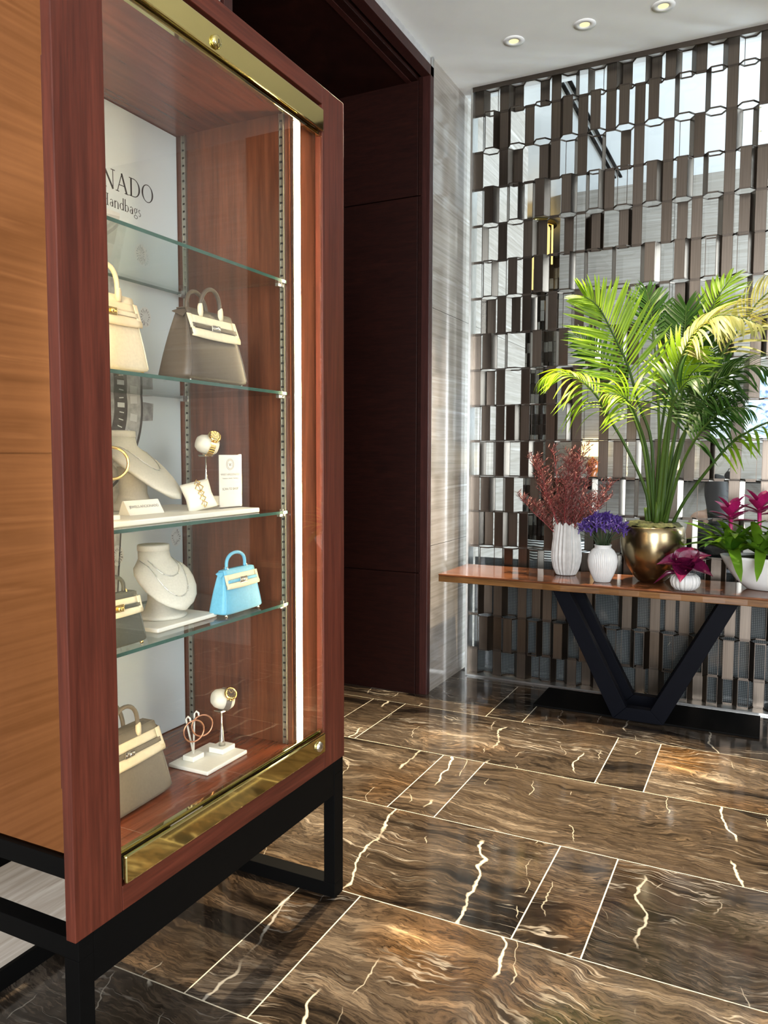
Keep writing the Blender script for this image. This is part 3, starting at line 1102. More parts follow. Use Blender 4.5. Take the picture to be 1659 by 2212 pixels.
# scattered diamonds
for (u, v) in ((1.82, 2.102), (1.834, 1.917), (1.955, 1.231), (1.70, 1.20), (1.60, 2.15)):
    p, q = Pr(), Pr()
    p.poly([(u + 0.025 * math.cos(a), v + 0.031 * math.sin(a)) for a in [k * PI / 8 for k in range(16)]])
    for i in range(16):
        a, b = math.radians(i * 22.5), math.radians(i * 22.5 + 13)
        r0, r1 = random.uniform(0.005, 0.012), random.uniform(0.016, 0.024)
        q.poly([(u + r0 * math.cos(a), v + r0 * 1.2 * math.sin(a)), (u + r1 * math.cos(a), v + r1 * 1.2 * math.sin(a)), (u + r1 * 0.9 * math.cos(b), v + r1 * 1.08 * math.sin(b))])
    p.done('diamond_print', 'print_pale', 0.0002)
    q.done('diamond_print', 'print_mid', 0.0004)
# pale handbag print at the upper left
p = Pr().poly([(1.42, 2.03), (1.688, 2.03), (1.715, 2.11), (1.74, 2.20), (1.42, 2.20)])
p.done('handbag_print', 'print_pale', 0.0001)
Pr().poly([(1.42, 2.105), (1.714, 2.105), (1.738, 2.19), (1.42, 2.165)]).done('handbag_print', plain('printed dove grey', (0.52, 0.53, 0.51), 0.5), 0.0002)

# ------------------------------------------------------------------ handbags (front faces local +X, width along Y)
GB = 'handbags in the display cabinet'


def handbag(label, loc, rotz, w, wt, d, h, leather, hardware, two=True, hh=0.06, felt='felt', hr=0.0055):
    t = thing('handbag', label, 'handbag', loc, rotz, GB)
    zf = 0.006

    def prof(f):
        hy = w / 2 + (wt - w) / 2 * f
        hx = d / 2 * (1 - f) + d * 0.13 * f + d * 0.05 * math.sin(PI * f)
        return hx, hy
    rings = []
    for f, k in ((0.0, 0.86), (0.02, 0.97), (0.06, 1.0), (0.18, 1), (0.32, 1), (0.46, 1), (0.6, 1), (0.74, 1), (0.86, 1), (0.95, 1), (1.0, 0.93)):
        hx, hy = prof(f)
        r = []
        for i in range(40):
            a = i * 2 * PI / 40
            c, s_ = math.cos(a), math.sin(a)
            x = hx * k * math.copysign(abs(c) ** 0.35, c)
            y = hy * k * math.copysign(abs(s_) ** 0.35, s_)
            y -= math.copysign(0.10 * d * f * max(0, 1 - (x / hx) ** 2) * (abs(y) / hy) ** 4, y) * 1.6
            r.append((x, y, zf + (h - zf) * f))
        rings.append(r)
    body = MB().loft(rings).build('body', leather, t, True)

    def fx(z):
        return prof(max(0, min(1, (z - zf) / (h - zf))))[0]

    def patch(name, mat, ya, yb, za, zb, off, th=0.002, sag=0.0, par=None, bulge=0.0):
        m = MB()
        ny, nz = 10, 4
        fr, bk = [], []
        for j in range(nz + 1):
            for i in range(ny + 1):
                y = ya + (yb - ya) * i / ny
                z = za + (zb - za) * j / nz - sag * math.sin(PI * i / ny) * (1 - j / nz)
                hyy = prof((z - zf) / (h - zf))[1]
                x = fx(z) - 0.35 * fx(z) * max(0, abs(y) / hyy - 0.9) * 4 + off
                x += bulge * math.sin(PI * j / nz)
                fr.append((x + th, y, z))
                bk.append((x - 0.001, y, z))
        n = (ny + 1) * (nz + 1)
        fs = []
        for j in range(nz):
            for i in range(ny):
                a = j * (ny + 1) + i
                fs.append((a, a + 1, a + ny + 2, a + ny + 1))
                fs.append((n + a, n + a + ny + 1, n + a + ny + 2, n + a + 1))
        edge = [i for i in range(ny + 1)] + [j * (ny + 1) + ny for j in range(1, nz + 1)] + \
               [nz * (ny + 1) + i for i in range(ny - 1, -1, -1)] + [j * (ny + 1) for j in range(nz - 1, 0, -1)]
        for a, b in zip(edge, edge[1:] + edge[:1]):
            fs.append((a, n + a, n + b, b))
        m.add(fr + bk, fs)
        return m.build(name, mat, par or t, True)
    # flap and its folded wings
    patch('flap', leather, -wt * 0.47, wt * 0.47, h * 0.66, h * 0.985, 0.001)
    hxt = prof(1)[0]
    MB().box(-hxt * 0.9, hxt * 1.15, -wt * 0.46, wt * 0.46, h * 0.975, h * 0.995).build('flap_top', leather, t, bevel=0.003)
    for s_ in (-1, 1):
        y0, y1 = s_ * wt * 0.40, s_ * wt * 0.545
        MB().add([(hxt * 1.2, y0, h * 0.985), (-hxt, y0, h * 0.99), (-hxt * 0.8, y1, h * 0.935), (hxt * 1.35, y1, h * 0.86),
                  (hxt * 1.2, y0, h * 0.975), (-hxt, y0, h * 0.98), (-hxt * 0.8, y1, h * 0.925), (hxt * 1.35, y1, h * 0.85)],
                 [(0, 1, 2, 3), (7, 6, 5, 4), (0, 4, 5, 1), (1, 5, 6, 2), (2, 6, 7, 3), (3, 7, 4, 0)]).build('flap_wing', leather, t)
    # protective felt and belt
    patch('felt_wrap', felt, -wt * 0.45, wt * 0.45, h * 0.785, h * 0.895, 0.004, 0.002)
    patch('felt_wrap', felt, -wt * 0.50, wt * 0.50, h * 0.60, h * 0.715, 0.004, 0.0025, h * 0.015, bulge=0.003)
    for s_ in (-1, 1):
        a, b = sorted((s_ * wt * 0.43, s_ * wt * 0.50))
        patch('felt_tab', felt, a, b, h * 0.62, h * 0.90, 0.006, 0.002)
    patch('belt', leather, -wt * 0.46, wt * 0.46, h * 0.722, h * 0.783, 0.006, 0.002)
    zc = h * 0.752
    xc = fx(zc) + 0.009
    cl = B(xc, xc + 0.0025, -0.017, 0.017, zc - 0.0085, zc + 0.0085).build('clasp', hardware, t, bevel=0.001)
    MB().lathe([(0.005, 0), (0.005, 0.004), (0.0035, 0.006), (0.0003, 0.0062)], 16).moved(
        Matrix.Translation((xc + 0.0025, 0, zc)) @ Matrix.Rotation(PI / 2, 4, 'Y')).build('turn_lock', hardware, cl, True)
    for s_ in (-1, 1):
        MB().lathe([(0.0028, 0), (0.0028, 0.002), (0.0003, 0.0024)], 10).moved(
            Matrix.Translation((xc + 0.0025, s_ * 0.0125, zc)) @ Matrix.Rotation(PI / 2, 4, 'Y')).build('rivet', hardware, cl, True)
    # handles
    if two:
        for x, tilt in ((hxt * 1.25, 0.10), (-hxt * 1.25, -0.12)):
            hs = wt * 0.21
            pts = [(x + (0.004 if x > 0 else -0.004), -hs, h * 0.80)]
            for i in range(17):
                a = PI * i / 16
                z = h * 0.93 + hh * 1.2 * math.sin(a) ** 0.75
                pts.append((x + tilt * (z - h * 0.93), -hs * math.cos(a), z))
            pts.append((x + (0.004 if x > 0 else -0.004), hs, h * 0.80))
            hd = MB().tube(pts, hr, 8).build('handle', leather, t, True)
            if x > 0:
                for s_ in (-1, 1):
                    MB().loft([[(x + 0.004 + 0.0065 * math.cos(q), s_ * hs + r * math.sin(q), z) for q in [k * PI / 4 for k in range(8)]]
                               for z, r in ((h * 0.90, 0.007), (h * 0.96, 0.0095), (h * 1.03, 0.008), (h * 1.07, 0.004))]).build('handle_wrap', felt, hd, True)
    else:
        hs = wt * 0.30
        pts = [(0, -hs, h * 0.985)]
        for i in range(17):
            a = PI * i / 16
            pts.append((0, -hs * math.cos(a) * (0.95 + 0.1 * math.sin(a)), h * 1.03 + hh * math.sin(a) ** 0.8))
        pts.append((0, hs, h * 0.985))
        MB().tube(pts, hr, 8).build('handle', leather, t, True)
        for s_ in (-1, 1):
            MB().tube([(0.007 * math.cos(k * PI / 6), s_ * hs, h * 1.0 + 0.007 * math.sin(k * PI / 6)) for k in range(12)], 0.0018, 6, True).build('handle_ring', hardware, t, True)
            MB().box(-0.006, 0.006, s_ * hs - 0.006, s_ * hs + 0.006, h * 0.985, h * 1.0).build('handle_tab', leather, t, bevel=0.002)
    for sx in (-1, 1):
        for sy in (-1, 1):
            MB().lathe([(0.004, 0.0005), (0.0045, 0.003), (0.003, 0.009)], 10).moved(
                Matrix.Translation((sx * d * 0.34, sy * w * 0.40, 0))).build('foot_stud', hardware, t, True)
    # stitched side seams
    for s_ in (-1, 1):
        pts = []
        for i in range(9):
            f = 0.04 + 0.9 * i / 8
            hx, hy = prof(f)
            pts.append((hx * 0.885, s_ * hy * 0.885, zf + (h - zf) * f))
        MB().tube(pts, 0.0016, 6).build('piping', leather, t, True)
    return t


def leather(name, c):
    return plain(name, c, 0.5, var=0.06, vs=160, bump=0.12)


L_taupe = leather('dark taupe leather', (0.082, 0.060, 0.040))
L_stone = leather('stone grey leather', (0.17, 0.145, 0.108))
L_cream = leather('cream leather', (0.70, 0.58, 0.39))
L_blue = leather('sky blue leather', (0.13, 0.43, 0.60))
L_dark = leather('dark olive grey leather', (0.075, 0.078, 0.062))
M['felt_tan'] = plain('pale tan felt', (0.70, 0.56, 0.36), 0.85)
handbag('dark taupe leather handbag with two handles on the second glass shelf', (-1.372, 1.680, SH[1]), 0, 0.265, 0.198, 0.125, 0.193, L_taupe, M['nickel'], True, 0.058)
handbag('cream leather handbag with gold clasp half hidden by the cabinet frame', (-1.375, 1.318, SH[1]), 0, 0.235, 0.185, 0.110, 0.180, L_cream, M['gold'], True, 0.060, 'felt_tan')
handbag('small sky blue handbag with one handle on the lowest glass shelf', (-1.358, 1.79, SH[3]), 0.03, 0.195, 0.155, 0.066, 0.128, L_blue, M['nickel'], False, 0.040, hr=0.0048)
handbag('small dark olive grey handbag with gold clasp beside the necklace bust', (-1.352, 1.308, SH[3]), 0, 0.190, 0.155, 0.066, 0.128, L_dark, M['gold'], False, 0.036, hr=0.0048)
handbag('stone grey leather handbag standing on the cabinet floor', (-1.462, 1.424, 0.6), 0.06, 0.325, 0.262, 0.135, 0.195, L_stone, M['nickel'], True, 0.070)

# ------------------------------------------------------------------ necklace busts
BL = [(0.030, 0.012, 0.012, 0.080), (0.045, 0.048, 0.016, 0.072), (0.062, 0.072, 0.020, 0.058), (0.085, 0.089, 0.026, 0.038),
      (0.110, 0.096, 0.032, 0.016), (0.130, 0.095, 0.037, -0.003), (0.146, 0.083, 0.040, -0.018), (0.157, 0.062, 0.042, -0.028),
      (0.168, 0.048, 0.042, -0.034), (0.190, 0.0445, 0.0425, -0.038)]


def bust(label, loc, rotz, k, group, sx=1.0):
    t = thing('necklace_bust', label, 'necklace bust', loc, rotz, group)
    rings = []
    for z, ry, rx, xc in BL:
        rings.append([(k * (sx * xc + rx * math.cos(a)), k * ry * math.sin(a), k * z) for a in [i * 2 * PI / 32 for i in range(32)]])
    MB().loft(rings).build('torso', 'suede', t, True)
    z, ry, rx, xc = BL[-1]
    rr = []
    for f, dz in ((1.0, 0.0), (1.04, 0.001), (1.04, 0.014), (1.0, 0.0165), (0.6, 0.018), (0.1, 0.0185)):
        rr.append([(k * (sx * xc + rx * f * math.cos(a)), k * ry * f * math.sin(a), k * (z + dz)) for a in [i * 2 * PI / 32 for i in range(32)]])
    MB().loft(rr).build('neck_cap', 'suede', t, True)
    MB().lathe([(0.072 * k, 0.0005), (0.074 * k, 0.006), (0.066 * k, 0.012), (0.045 * k, 0.020), (0.036 * k, 0.045), (0.036 * k, 0.09), (0.04 * k, 0.12)], 28).moved(
        Matrix.Translation((-0.012 * k, 0, 0))).build('pedestal', 'suede', t, True)
    return t


def front(z, y, sx=1.0):
    for (a, b) in zip(BL, BL[1:]):
        if a[0] <= z <= b[0]:
            f = (z - a[0]) / (b[0] - a[0])
            ry, rx, xc = (a[i] + (b[i] - a[i]) * f for i in (1, 2, 3))
            xc *= sx
            return xc + rx * math.sqrt(max(0.02, 1 - min(0.97, (y / ry)) ** 2)) if abs(y) < ry else xc
    return 0.0


def necklace(label, loc, rotz, k, wy, z_lo, group, beads=9, sx=1.0):
    t = thing('necklace', label, 'necklace', loc, rotz, group)
    pts = []
    n = 28
    for i in range(n + 1):
        a = -1 + 2 * i / n
        y = wy * math.sin(a * PI / 2)
        z = z_lo + (0.166 - z_lo) * abs(a) ** 2.0
        pts.append((k * (front(z, y, sx) + 0.0022), k * y, k * z))
    MB().tube(pts, 0.0010, 6).build('chain', 'silver', t, True)
    me = MB().lathe([(0.0003, -0.0024), (0.0022, 0), (0.0003, 0.0024)], 8).mesh('bead', 'silver')
    for j in range(beads):
        p = pts[int((j + 0.5) * n / beads)]
        inst('bead', me, t, (p[0] + 0.0015, p[1], p[2]))
    return t


M['silver'] = plain('bright silver', (0.92, 0.91, 0.88), 0.38, 1.0)
GN, GU = 'necklaces on busts', 'necklace busts'
bA, bBp = (-1.575, 1.635, SH[2] + 0.0145), (-1.452, 1.595, SH[3] + 0.0125)
bust('pale suede necklace bust on the long white tray', bA, 0.30, 1.06, GU, 1.35)
necklace('silver necklace on the bust behind the bracelet cushion', bA, 0.30, 1.06, 0.046, 0.105, GN, 9, 1.35)
bust('pale suede necklace bust beside the sky blue handbag', bBp, -0.12, 0.94, GU)
necklace('long fine necklace hanging low on the lower bust', bBp, -0.12, 0.94, 0.056, 0.068, GN, 11)
necklace('short fine necklace around the neck of the lower bust', bBp, -0.12, 0.94, 0.044, 0.122, GN, 5)

GT = 'white display trays'
def tray(label, x0, x1, y0, y1, z0, th):
    o = B(-(x1 - x0) / 2, (x1 - x0) / 2, -(y1 - y0) / 2, (y1 - y0) / 2, 0.0005, th).build('display_tray', 'whiteboard', bevel=0.003)
    o.location = ((x0 + x1) / 2, (y0 + y1) / 2, z0)
    return tag(o, label, 'tray', GT)


tray('long white tray on the third glass shelf', -1.665, -1.335, 1.30, 1.878, SH[2], 0.014)
tray('square white tray under the lower necklace bust', -1.545, -1.362, 1.475, 1.71, SH[3], 0.012)
tray('white tray on the red cabinet floor', -1.522, -1.380, 1.68, 1.866, 0.60, 0.012)


# ------------------------------------------------------------------ watches on cushions
def watch_stand(lab_stand, lab_watch, loc, rotz, ph, bx, by, bh, strap, dial):
    t = thing('watch_stand', lab_stand, 'watch stand', loc, rotz, 'watch stands')
    B(-bx, bx, -by, by, 0.0005, bh).build('base_block', 'whiteboard', t, bevel=0.002)
    MB().lathe([(0.0105, bh), (0.008, bh + ph * 0.15), (0.004, bh + ph * 0.5), (0.0024, bh + ph * 0.62), (0.002, bh + ph)], 16).build('cone_stem', 'nickel', t, True)
    MB().prism_x([(-0.020, bh + ph + 0.004), (-0.016, bh + ph), (0.016, bh + ph), (0.020, bh + ph + 0.004), (0.019, bh + ph + 0.006), (0.0, bh + ph + 0.0035), (-0.019, bh + ph + 0.006)],
                 -0.013, 0.013).build('cradle', 'nickel', t)
    # cushion: a fat rounded disc, axis tilted
    Mt = Matrix.Translation((0, 0, bh + ph + 0.037)) @ Matrix.Rotation(math.radians(-36), 4, 'Z') @ Matrix.Rotation(math.radians(-14), 4, 'X') @ Matrix.Rotation(PI / 2, 4, 'X')
    MB().lathe([(0.012, -0.036), (0.024, -0.034), (0.031, -0.026), (0.0335, -0.012), (0.033, 0.004), (0.029, 0.018), (0.020, 0.027), (0.008, 0.030)], 28,
               lambda a, r, z: r * (1 + 0.14 * math.cos(2 * a))).moved(Mt).build('cushion', 'pearl', t, True)
    wt_ = thing('wristwatch', lab_watch, 'watch', loc, rotz, 'wristwatches')
    # strap ring around the cushion
    m = MB()
    rings = []
    for i in range(37):
        a = i * 2 * PI / 36
        r = 0.0345 * (1 + 0.14 * math.cos(2 * a))
        rings.append([(rr * math.cos(a), rr * math.sin(a), z) for rr, z in ((r, -0.020), (r + 0.003, -0.020), (r + 0.003, -0.004), (r, -0.004))])
    m.loft(rings, False, False)
    m.moved(Mt)
    m.build('strap', strap, wt_)
    if strap == M['gold']:
        for i in range(30):
            a = (i + 0.5) * 2 * PI / 30
            r = 0.0382 * (1 + 0.14 * math.cos(2 * a))
            MB().box(-0.0012, 0.0012, -0.0028, 0.0028, -0.0205, -0.0035).moved(Mt @ Matrix.Rotation(a, 4, 'Z') @ Matrix.Translation((r, 0, 0))).build('link', 'gold', wt_, bevel=0.0005)
    aw = math.radians(38)
    Mw = Mt @ Matrix.Rotation(aw, 4, 'Z') @ Matrix.Translation((0.0415, 0, -0.012)) @ Matrix.Rotation(PI / 2, 4, 'Y')
    cs = MB().lathe([(0.017, -0.003), (0.0195, 0.0), (0.0195, 0.005), (0.0172, 0.0075), (0.0140, 0.0078), (0.0140, 0.006)], 28, cap1=False).moved(Mw).build('case', 'gold', wt_, True)
    MB().lathe([(0.0139, 0.0060), (0.0003, 0.0062)], 28, cap0=False).moved(Mw).build('dial', dial, wt_)
    for q in range(12):
        MB().box(0.0095, 0.0125, -0.0006, 0.0006, 0.0063, 0.0068).moved(Mw @ Matrix.Rotation(q * PI / 6, 4, 'Z')).build('hour_marker', 'gold', wt_)
    for L, a in ((0.007, 0.8), (0.011, 2.3)):
        MB().box(0, L, -0.0006, 0.0006, 0.0066, 0.0071).moved(Mw @ Matrix.Rotation(a, 4, 'Z')).build('hand', 'gold', wt_)
    for a in (-0.4, 0.0, 0.4):
        MB().lathe([(0.0022, 0), (0.0024, 0.004), (0.0003, 0.0045)], 10).moved(Mw @ Matrix.Translation((0, 0, 0.0025)) @ Matrix.Rotation(a - PI / 2, 4, 'Z') @ Matrix.Translation((0.0192, 0, 0)) @ Matrix.Rotation(PI / 2, 4, 'Y')).build('crown', 'gold', cs, True)


watch_stand('slim watch stand on a white block beside the framed sign', 'gold bracelet watch on a cushion above the long tray',
            (-1.515, 1.858, SH[2] + 0.0142), 0, 0.118, 0.024, 0.032, 0.030, M['gold'], plain('champagne dial', (0.45, 0.33, 0.14), 0.35))
watch_stand('slim watch stand on the floor tray beside the hoop stand', 'gold watch with dark leather strap on the cabinet floor',
            (-1.445, 1.828, 0.6122), 0, 0.105, 0.026, 0.030, 0.016, leather('grey strap leather', (0.14, 0.115, 0.09)), plain('dark brown dial', (0.06, 0.035, 0.022), 0.3))

# bracelet on a pillow
pc = thing('jewelry_cushion', 'little ivory cushion carrying a gold bracelet', 'cushion', (-1.420, 1.708, SH[2] + 0.0145), -0.75)
rings = []
for i in range(9):
    f = -1 + 2 * i / 8
    hw = 0.041 * (1 - 0.10 * (1 - abs(f)))
    th = 0.004 + 0.016 * math.sqrt(max(0, 1 - f * f))
    rings.append([(th * math.copysign(abs(math.sin(a)) ** 0.9, math.sin(a)), hw * math.copysign(abs(math.cos(a)) ** 0.55, math.cos(a)), 0.042 * f) for a in [k * 2 * PI / 24 for k in range(24)]])
TM = Matrix.Translation((0, 0, 0.040)) @ Matrix.Rotation(-0.45, 4, 'Y') @ Matrix.Rotation(0.25, 4, 'X')
MB().loft(rings).moved(TM).build('pillow', 'pearl', pc, True)
bc = thing('bracelet', 'gold bracelet of open lozenges draped over the ivory cushion', 'bracelet', (-1.420, 1.708, SH[2] + 0.0145), -0.75)
for i, f in enumerate((-0.78, -0.42, -0.05, 0.35, 0.72)):
    z = 0.042 * f
    x = 0.0045 + 0.016 * math.sqrt(max(0, 1 - f * f)) + 0.0012
    s_ = 0.010 if i != 3 else 0.014
    q = [(x, 0.004, z + s_), (x + 0.001, 0.004 + s_ * 0.8, z), (x, 0.004, z - s_), (x + 0.001, 0.004 - s_ * 0.8, z)]
    MB().tube(q, 0.0016, 6, True).moved(TM).build('lozenge_link', 'gold', bc, True)
MB().tube([(0.0235 * math.sqrt(max(0.05, 1 - f * f)) + 0.001, 0.004, 0.042 * f) for f in (-0.98, -0.6, -0.2, 0.2, 0.6, 0.98)], 0.0007, 6).moved(TM).build('chain', 'gold', bc, True)

# gold bangle on its holder
bh = thing('bangle_holder', 'white post holding the gold bangle, partly behind the cabinet frame', 'jewelry stand', (-1.395, 1.338, SH[2] + 0.0005))
B(-0.028, 0.028, -0.024, 0.024, 0.0, 0.012).build('base_block', 'whiteboard', bh, bevel=0.002)
bh.location.z = SH[2] + 0.0142
MB().tube([(0, 0, 0.012), (0, 0, 0.165), (0.012, 0, 0.176), (0.024, 0, 0.168)], 0.006, 10).build('hook_post', 'whiteboard', bh, True)
bg_ = thing('bangle', 'thick gold bangle hanging at the left of the third shelf', 'bangle', (-1.372, 1.345, SH[2] + 0.148))
rings = []
for i in range(49):
    a = i * 2 * PI / 48
    rings.append([((0.004) * math.cos(b) , (0.037 + 0.0035 * math.sin(b)) * math.cos(a), (0.037 + 0.0035 * math.sin(b)) * math.sin(a)) for b in [k * PI / 4 for k in range(8)]])
MB().loft(rings, False, False).moved(Matrix.Rotation(-0.55, 4, 'Z')).build('ring', 'gold', bg_, True)
MB().tube([(0.002 + 0.003, 0.0372 * math.cos(a), 0.0372 * math.sin(a)) for a in [k * 2 * PI / 48 for k in range(48)]], 0.0012, 6, True).moved(Matrix.Rotation(-0.55, 4, 'Z')).build('rim_line', 'gold', bg_, True)


# small printed texts
def text_mesh(txt, size, name, mat, parent, mtx):
    cu = bpy.data.curves.new(name, 'FONT')
    cu.body = txt
    cu.size = size
    cu.align_x = 'CENTER'
    cu.extrude = 0.0001
    tmp = bpy.data.objects.new(name + '_tmp', cu)
    COL.objects.link(tmp)
    dg = bpy.context.evaluated_depsgraph_get()
    me = bpy.data.meshes.new_from_object(tmp.evaluated_get(dg))
    bpy.data.objects.remove(tmp)
    bpy.data.curves.remove(cu)
    me.materials.clear()
    me.materials.append(M[mat] if isinstance(mat, str) else mat)
    o = bpy.data.objects.new(name, me)
    COL.objects.link(o)
    o.parent = parent
    o.matrix_local = mtx
    return o


FACE = Matrix(((0, 0, 1, 0), (1, 0, 0, 0), (0, 1, 0, 0), (0, 0, 0, 1)))   # text x -> +Y, text y -> +Z, front -> +X
M['grey_ink'] = plain('grey ink', (0.20, 0.20, 0.19), 0.5)
nc = thing('name_card', 'small white wedge card lettered in grey on the long tray', 'card', (-1.455, 1.525, SH[2] + 0.0145), 0.0)
MB().prism_y([(-0.020, 0), (0.020, 0), (-0.002, 0.036), (-0.006, 0.036)], -0.062, 0.062).build('wedge', 'whiteboard', nc)
text_mesh('JEWELS AFICIONADO', 0.0108, 'lettering', 'grey_ink', nc,
          Matrix.Translation((0.0098, 0.0, 0.0172)) @ Matrix.Rotation(-math.atan2(0.022, 0.036), 4, 'Y') @ FACE @ Matrix.Translation((0, 0, 0.0006)))

sg = thing('sign_holder', 'clear acrylic holder with a printed white card', 'sign', (-1.400, 1.822, SH[2] + 0.0145), -0.05)
hw_, hh_ = 0.050, 0.155
MB().box(-0.030, 0.012, -hw_, hw_, 0.0005, 0.003).box(-0.0008, 0.0004, -hw_, hw_, 0.003, hh_).box(0.0022, 0.0034, -hw_, hw_, 0.003, hh_).build('acrylic_stand', 'acrylic', sg)
cd = B(0.0007, 0.0019, -hw_ + 0.003, hw_ - 0.003, 0.0034, hh_ - 0.002).build('card', 'whiteboard', sg)
FS = 0.0036


def st(txt, size, z, mat='grey_ink'):
    text_mesh(txt, size, 'lettering', mat, cd, Matrix.Translation((0.0021, 0, z)) @ FACE)


st('WRIST AFICIONADO', 0.0088, 0.094)
st('Timepieces  Jewelry  Handbags', 0.0055, 0.084)
st('SCAN TO SHOP', 0.0098, 0.052, 'ink')
cr = MB()
for r in (0.0165, 0.0115):
    cr.tube([(0.0021, r * math.cos(a), 0.126 + r * math.sin(a)) for a in [k * 2 * PI / 32 for k in range(32)]], 0.0004, 4, True)
for k in range(24):
    a = k * 2 * PI / 24
    cr.tube([(0.0021, 0.0128 * math.cos(a), 0.126 + 0.0128 * math.sin(a)), (0.0021, 0.0152 * math.cos(a), 0.126 + 0.0152 * math.sin(a))], 0.0005, 4)
cr.tube([(0.0021, -0.005, 0.130), (0.0021, -0.0025, 0.121), (0.0021, 0, 0.129), (0.0021, 0.0025, 0.121), (0.0021, 0.005, 0.130)], 0.0006, 4)
cr.build('emblem', 'grey_ink', cd)
for (y, z) in ((-0.046, 0.150), (0.046, 0.150), (-0.046, 0.008), (0.046, 0.008)):
    MB().lathe([(0.0022, 0), (0.0022, 0.0012), (0.0003, 0.0014)], 10).moved(Matrix.Translation((0.0034, y, z)) @ Matrix.Rotation(PI / 2, 4, 'Y')).build('pin', 'steel', sg)

# hoop earrings on a forked stand
es = thing('earring_stand', 'white forked earring stand on the floor tray', 'jewelry stand', (-1.478, 1.738, 0.6122))
B(-0.020, 0.020, -0.024, 0.024, 0.0005, 0.016).build('base_block', 'whiteboard', es, bevel=0.002)
tips = []
for dy, hz, dx in ((-0.030, 0.128, 0.0), (0.002, 0.135, 0.004)):
    MB().tube([(0, 0, 0.016), (dx, dy, hz), (dx + 0.007, dy + 0.001, hz + 0.008), (dx + 0.014, dy + 0.002, hz + 0.003), (dx + 0.014, dy + 0.002, hz - 0.004)], 0.0028, 8).build('prong', 'whiteboard', es, True)
    tips.append((dx + 0.014, dy + 0.002, hz - 0.004))
for (dx, dy, hz), lb, rz in zip(tips, ('rose gold hoop earring on the left prong', 'rose gold hoop earring on the right prong'), (-0.45, -0.55)):
    R_ = 0.031
    h_ = thing('hoop_earring', lb, 'earring', (-1.478 + dx + 0.004, 1.738 + dy + 0.010, 0.6122 + hz - R_ - 0.001), rz, 'rose gold hoop earrings')
    MB().tube([(0, R_ * math.cos(a), R_ * math.sin(a)) for a in [k * 2 * PI / 48 for k in range(48)]], 0.0024, 8, True).build('hoop', 'rose', h_, True)

# ------------------------------------------------------------------ console table
TX0, TX1, TY0, TY1, TZ = -1.79, 0.57, 4.37, 4.87, 0.776
ct = thing('console_table', 'long wooden slab console table on black V shaped legs', 'table', (-0.61, 4.62, 0.0))


def tp(mb, name, mat, bevel=0.0):
    return mb.build(name, mat, ct, False, bevel, True)


random.seed(5)
poly = [(TX0, TY1), (TX0, TY0)]
n = 22
for i in range(1, n):
    poly.append((TX0 + (TX1 - TX0) * i / n, TY0 + random.uniform(-0.006, 0.006)))
poly += [(TX1, TY0), (TX1, TY1)]
tp(MB().prism(poly, TZ - 0.012, TZ), 'table_top', 'table', 0.004)
poly2 = [(x, y + (0.004 if y < 4.5 else 0)) for x, y in poly]
tp(MB().prism(poly2, TZ - 0.048, TZ - 0.0125), 'live_edge', 'table_edge', 0.004)
zt = TZ - 0.049
for yc, nm in ((4.475, 'front'), (4.735, 'back')):
    y0, y1 = yc - 0.03, yc + 0.03
    tp(MB().prism_y([(-1.107, zt), (-1.012, zt), (-0.675, 0.085), (-0.745, 0.013)], y0, y1), 'leg', 'blackblue', 0.002)
    tp(MB().prism_y([(-0.113, zt), (-0.208, zt), (-0.545, 0.085), (-0.475, 0.013)], y0, y1), 'leg', 'blackblue', 0.002)
    tp(MB().prism_y([(-0.7445, 0.0125), (-0.674, 0.085), (-0.546, 0.085), (-0.4755, 0.0125)], y0 + 0.001, y1 - 0.001), 'foot_bar', 'blackblue', 0.002)
tp(B(-1.22, 0.006, 4.49, 4.87, 0.0005, 0.012), 'floor_plate', 'black', 0.002)

# ------------------------------------------------------------------ vases, pot and bowl
G_V = 'vases on the console table'
v1p = (-1.086, 4.70, TZ)
v1 = thing('vase', 'tall fluted white vase with a zigzag rim holding red foliage', 'vase', v1p, group=G_V)
NF = 22


def flute(amp):
    def fn(a, r, z):
        s_ = abs(((a * NF / (2 * PI)) % 1.0) * 2 - 1)
        return r * (1 - amp * s_)
    return fn


def zig(a, r, z):
    s_ = abs(((a * NF / (2 * PI)) % 1.0) * 2 - 1)
    if z > 0.3:
        return (r * (1 - 0.10 * s_), z - 0.022 * abs(((a * NF / 2 / (2 * PI)) % 1.0) * 2 - 1))
    return r * (1 - 0.10 * s_)


pr = [(0.050, 0.0008), (0.060, 0.004), (0.078, 0.04), (0.089, 0.085), (0.092, 0.12), (0.088, 0.18), (0.080, 0.24), (0.073, 0.29), (0.0715, 0.325),
      (0.066, 0.322), (0.064, 0.28), (0.068, 0.2), (0.05, 0.12)]
MB().lathe(pr, NF * 6, zig).build('fluted_body', 'ceramic2', v1)
v2p = (-0.838, 4.53, TZ)
v2 = thing('vase', 'round shouldered ribbed white vase holding violet flowers', 'vase', v2p, group=G_V)
NF = 48
MB().lathe([(0.042, 0.0008), (0.046, 0.003), (0.066, 0.045), (0.080, 0.085), (0.085, 0.12), (0.080, 0.155), (0.064, 0.182), (0.05, 0.194)], 48 * 4, flute(0.06), cap1=False).build('ribbed_body', 'ceramic', v2, True)
MB().lathe([(0.0495, 0.193), (0.046, 0.199), (0.047, 0.208), (0.051, 0.213), (0.049, 0.2145), (0.043, 0.210), (0.040, 0.195), (0.036, 0.15)], 48, cap0=False).build('neck', 'ceramic', v2, True)
v3p = (-0.585, 4.665, TZ)
v3 = thing('planter', 'large gilded metal pot with the palm', 'planter', v3p)
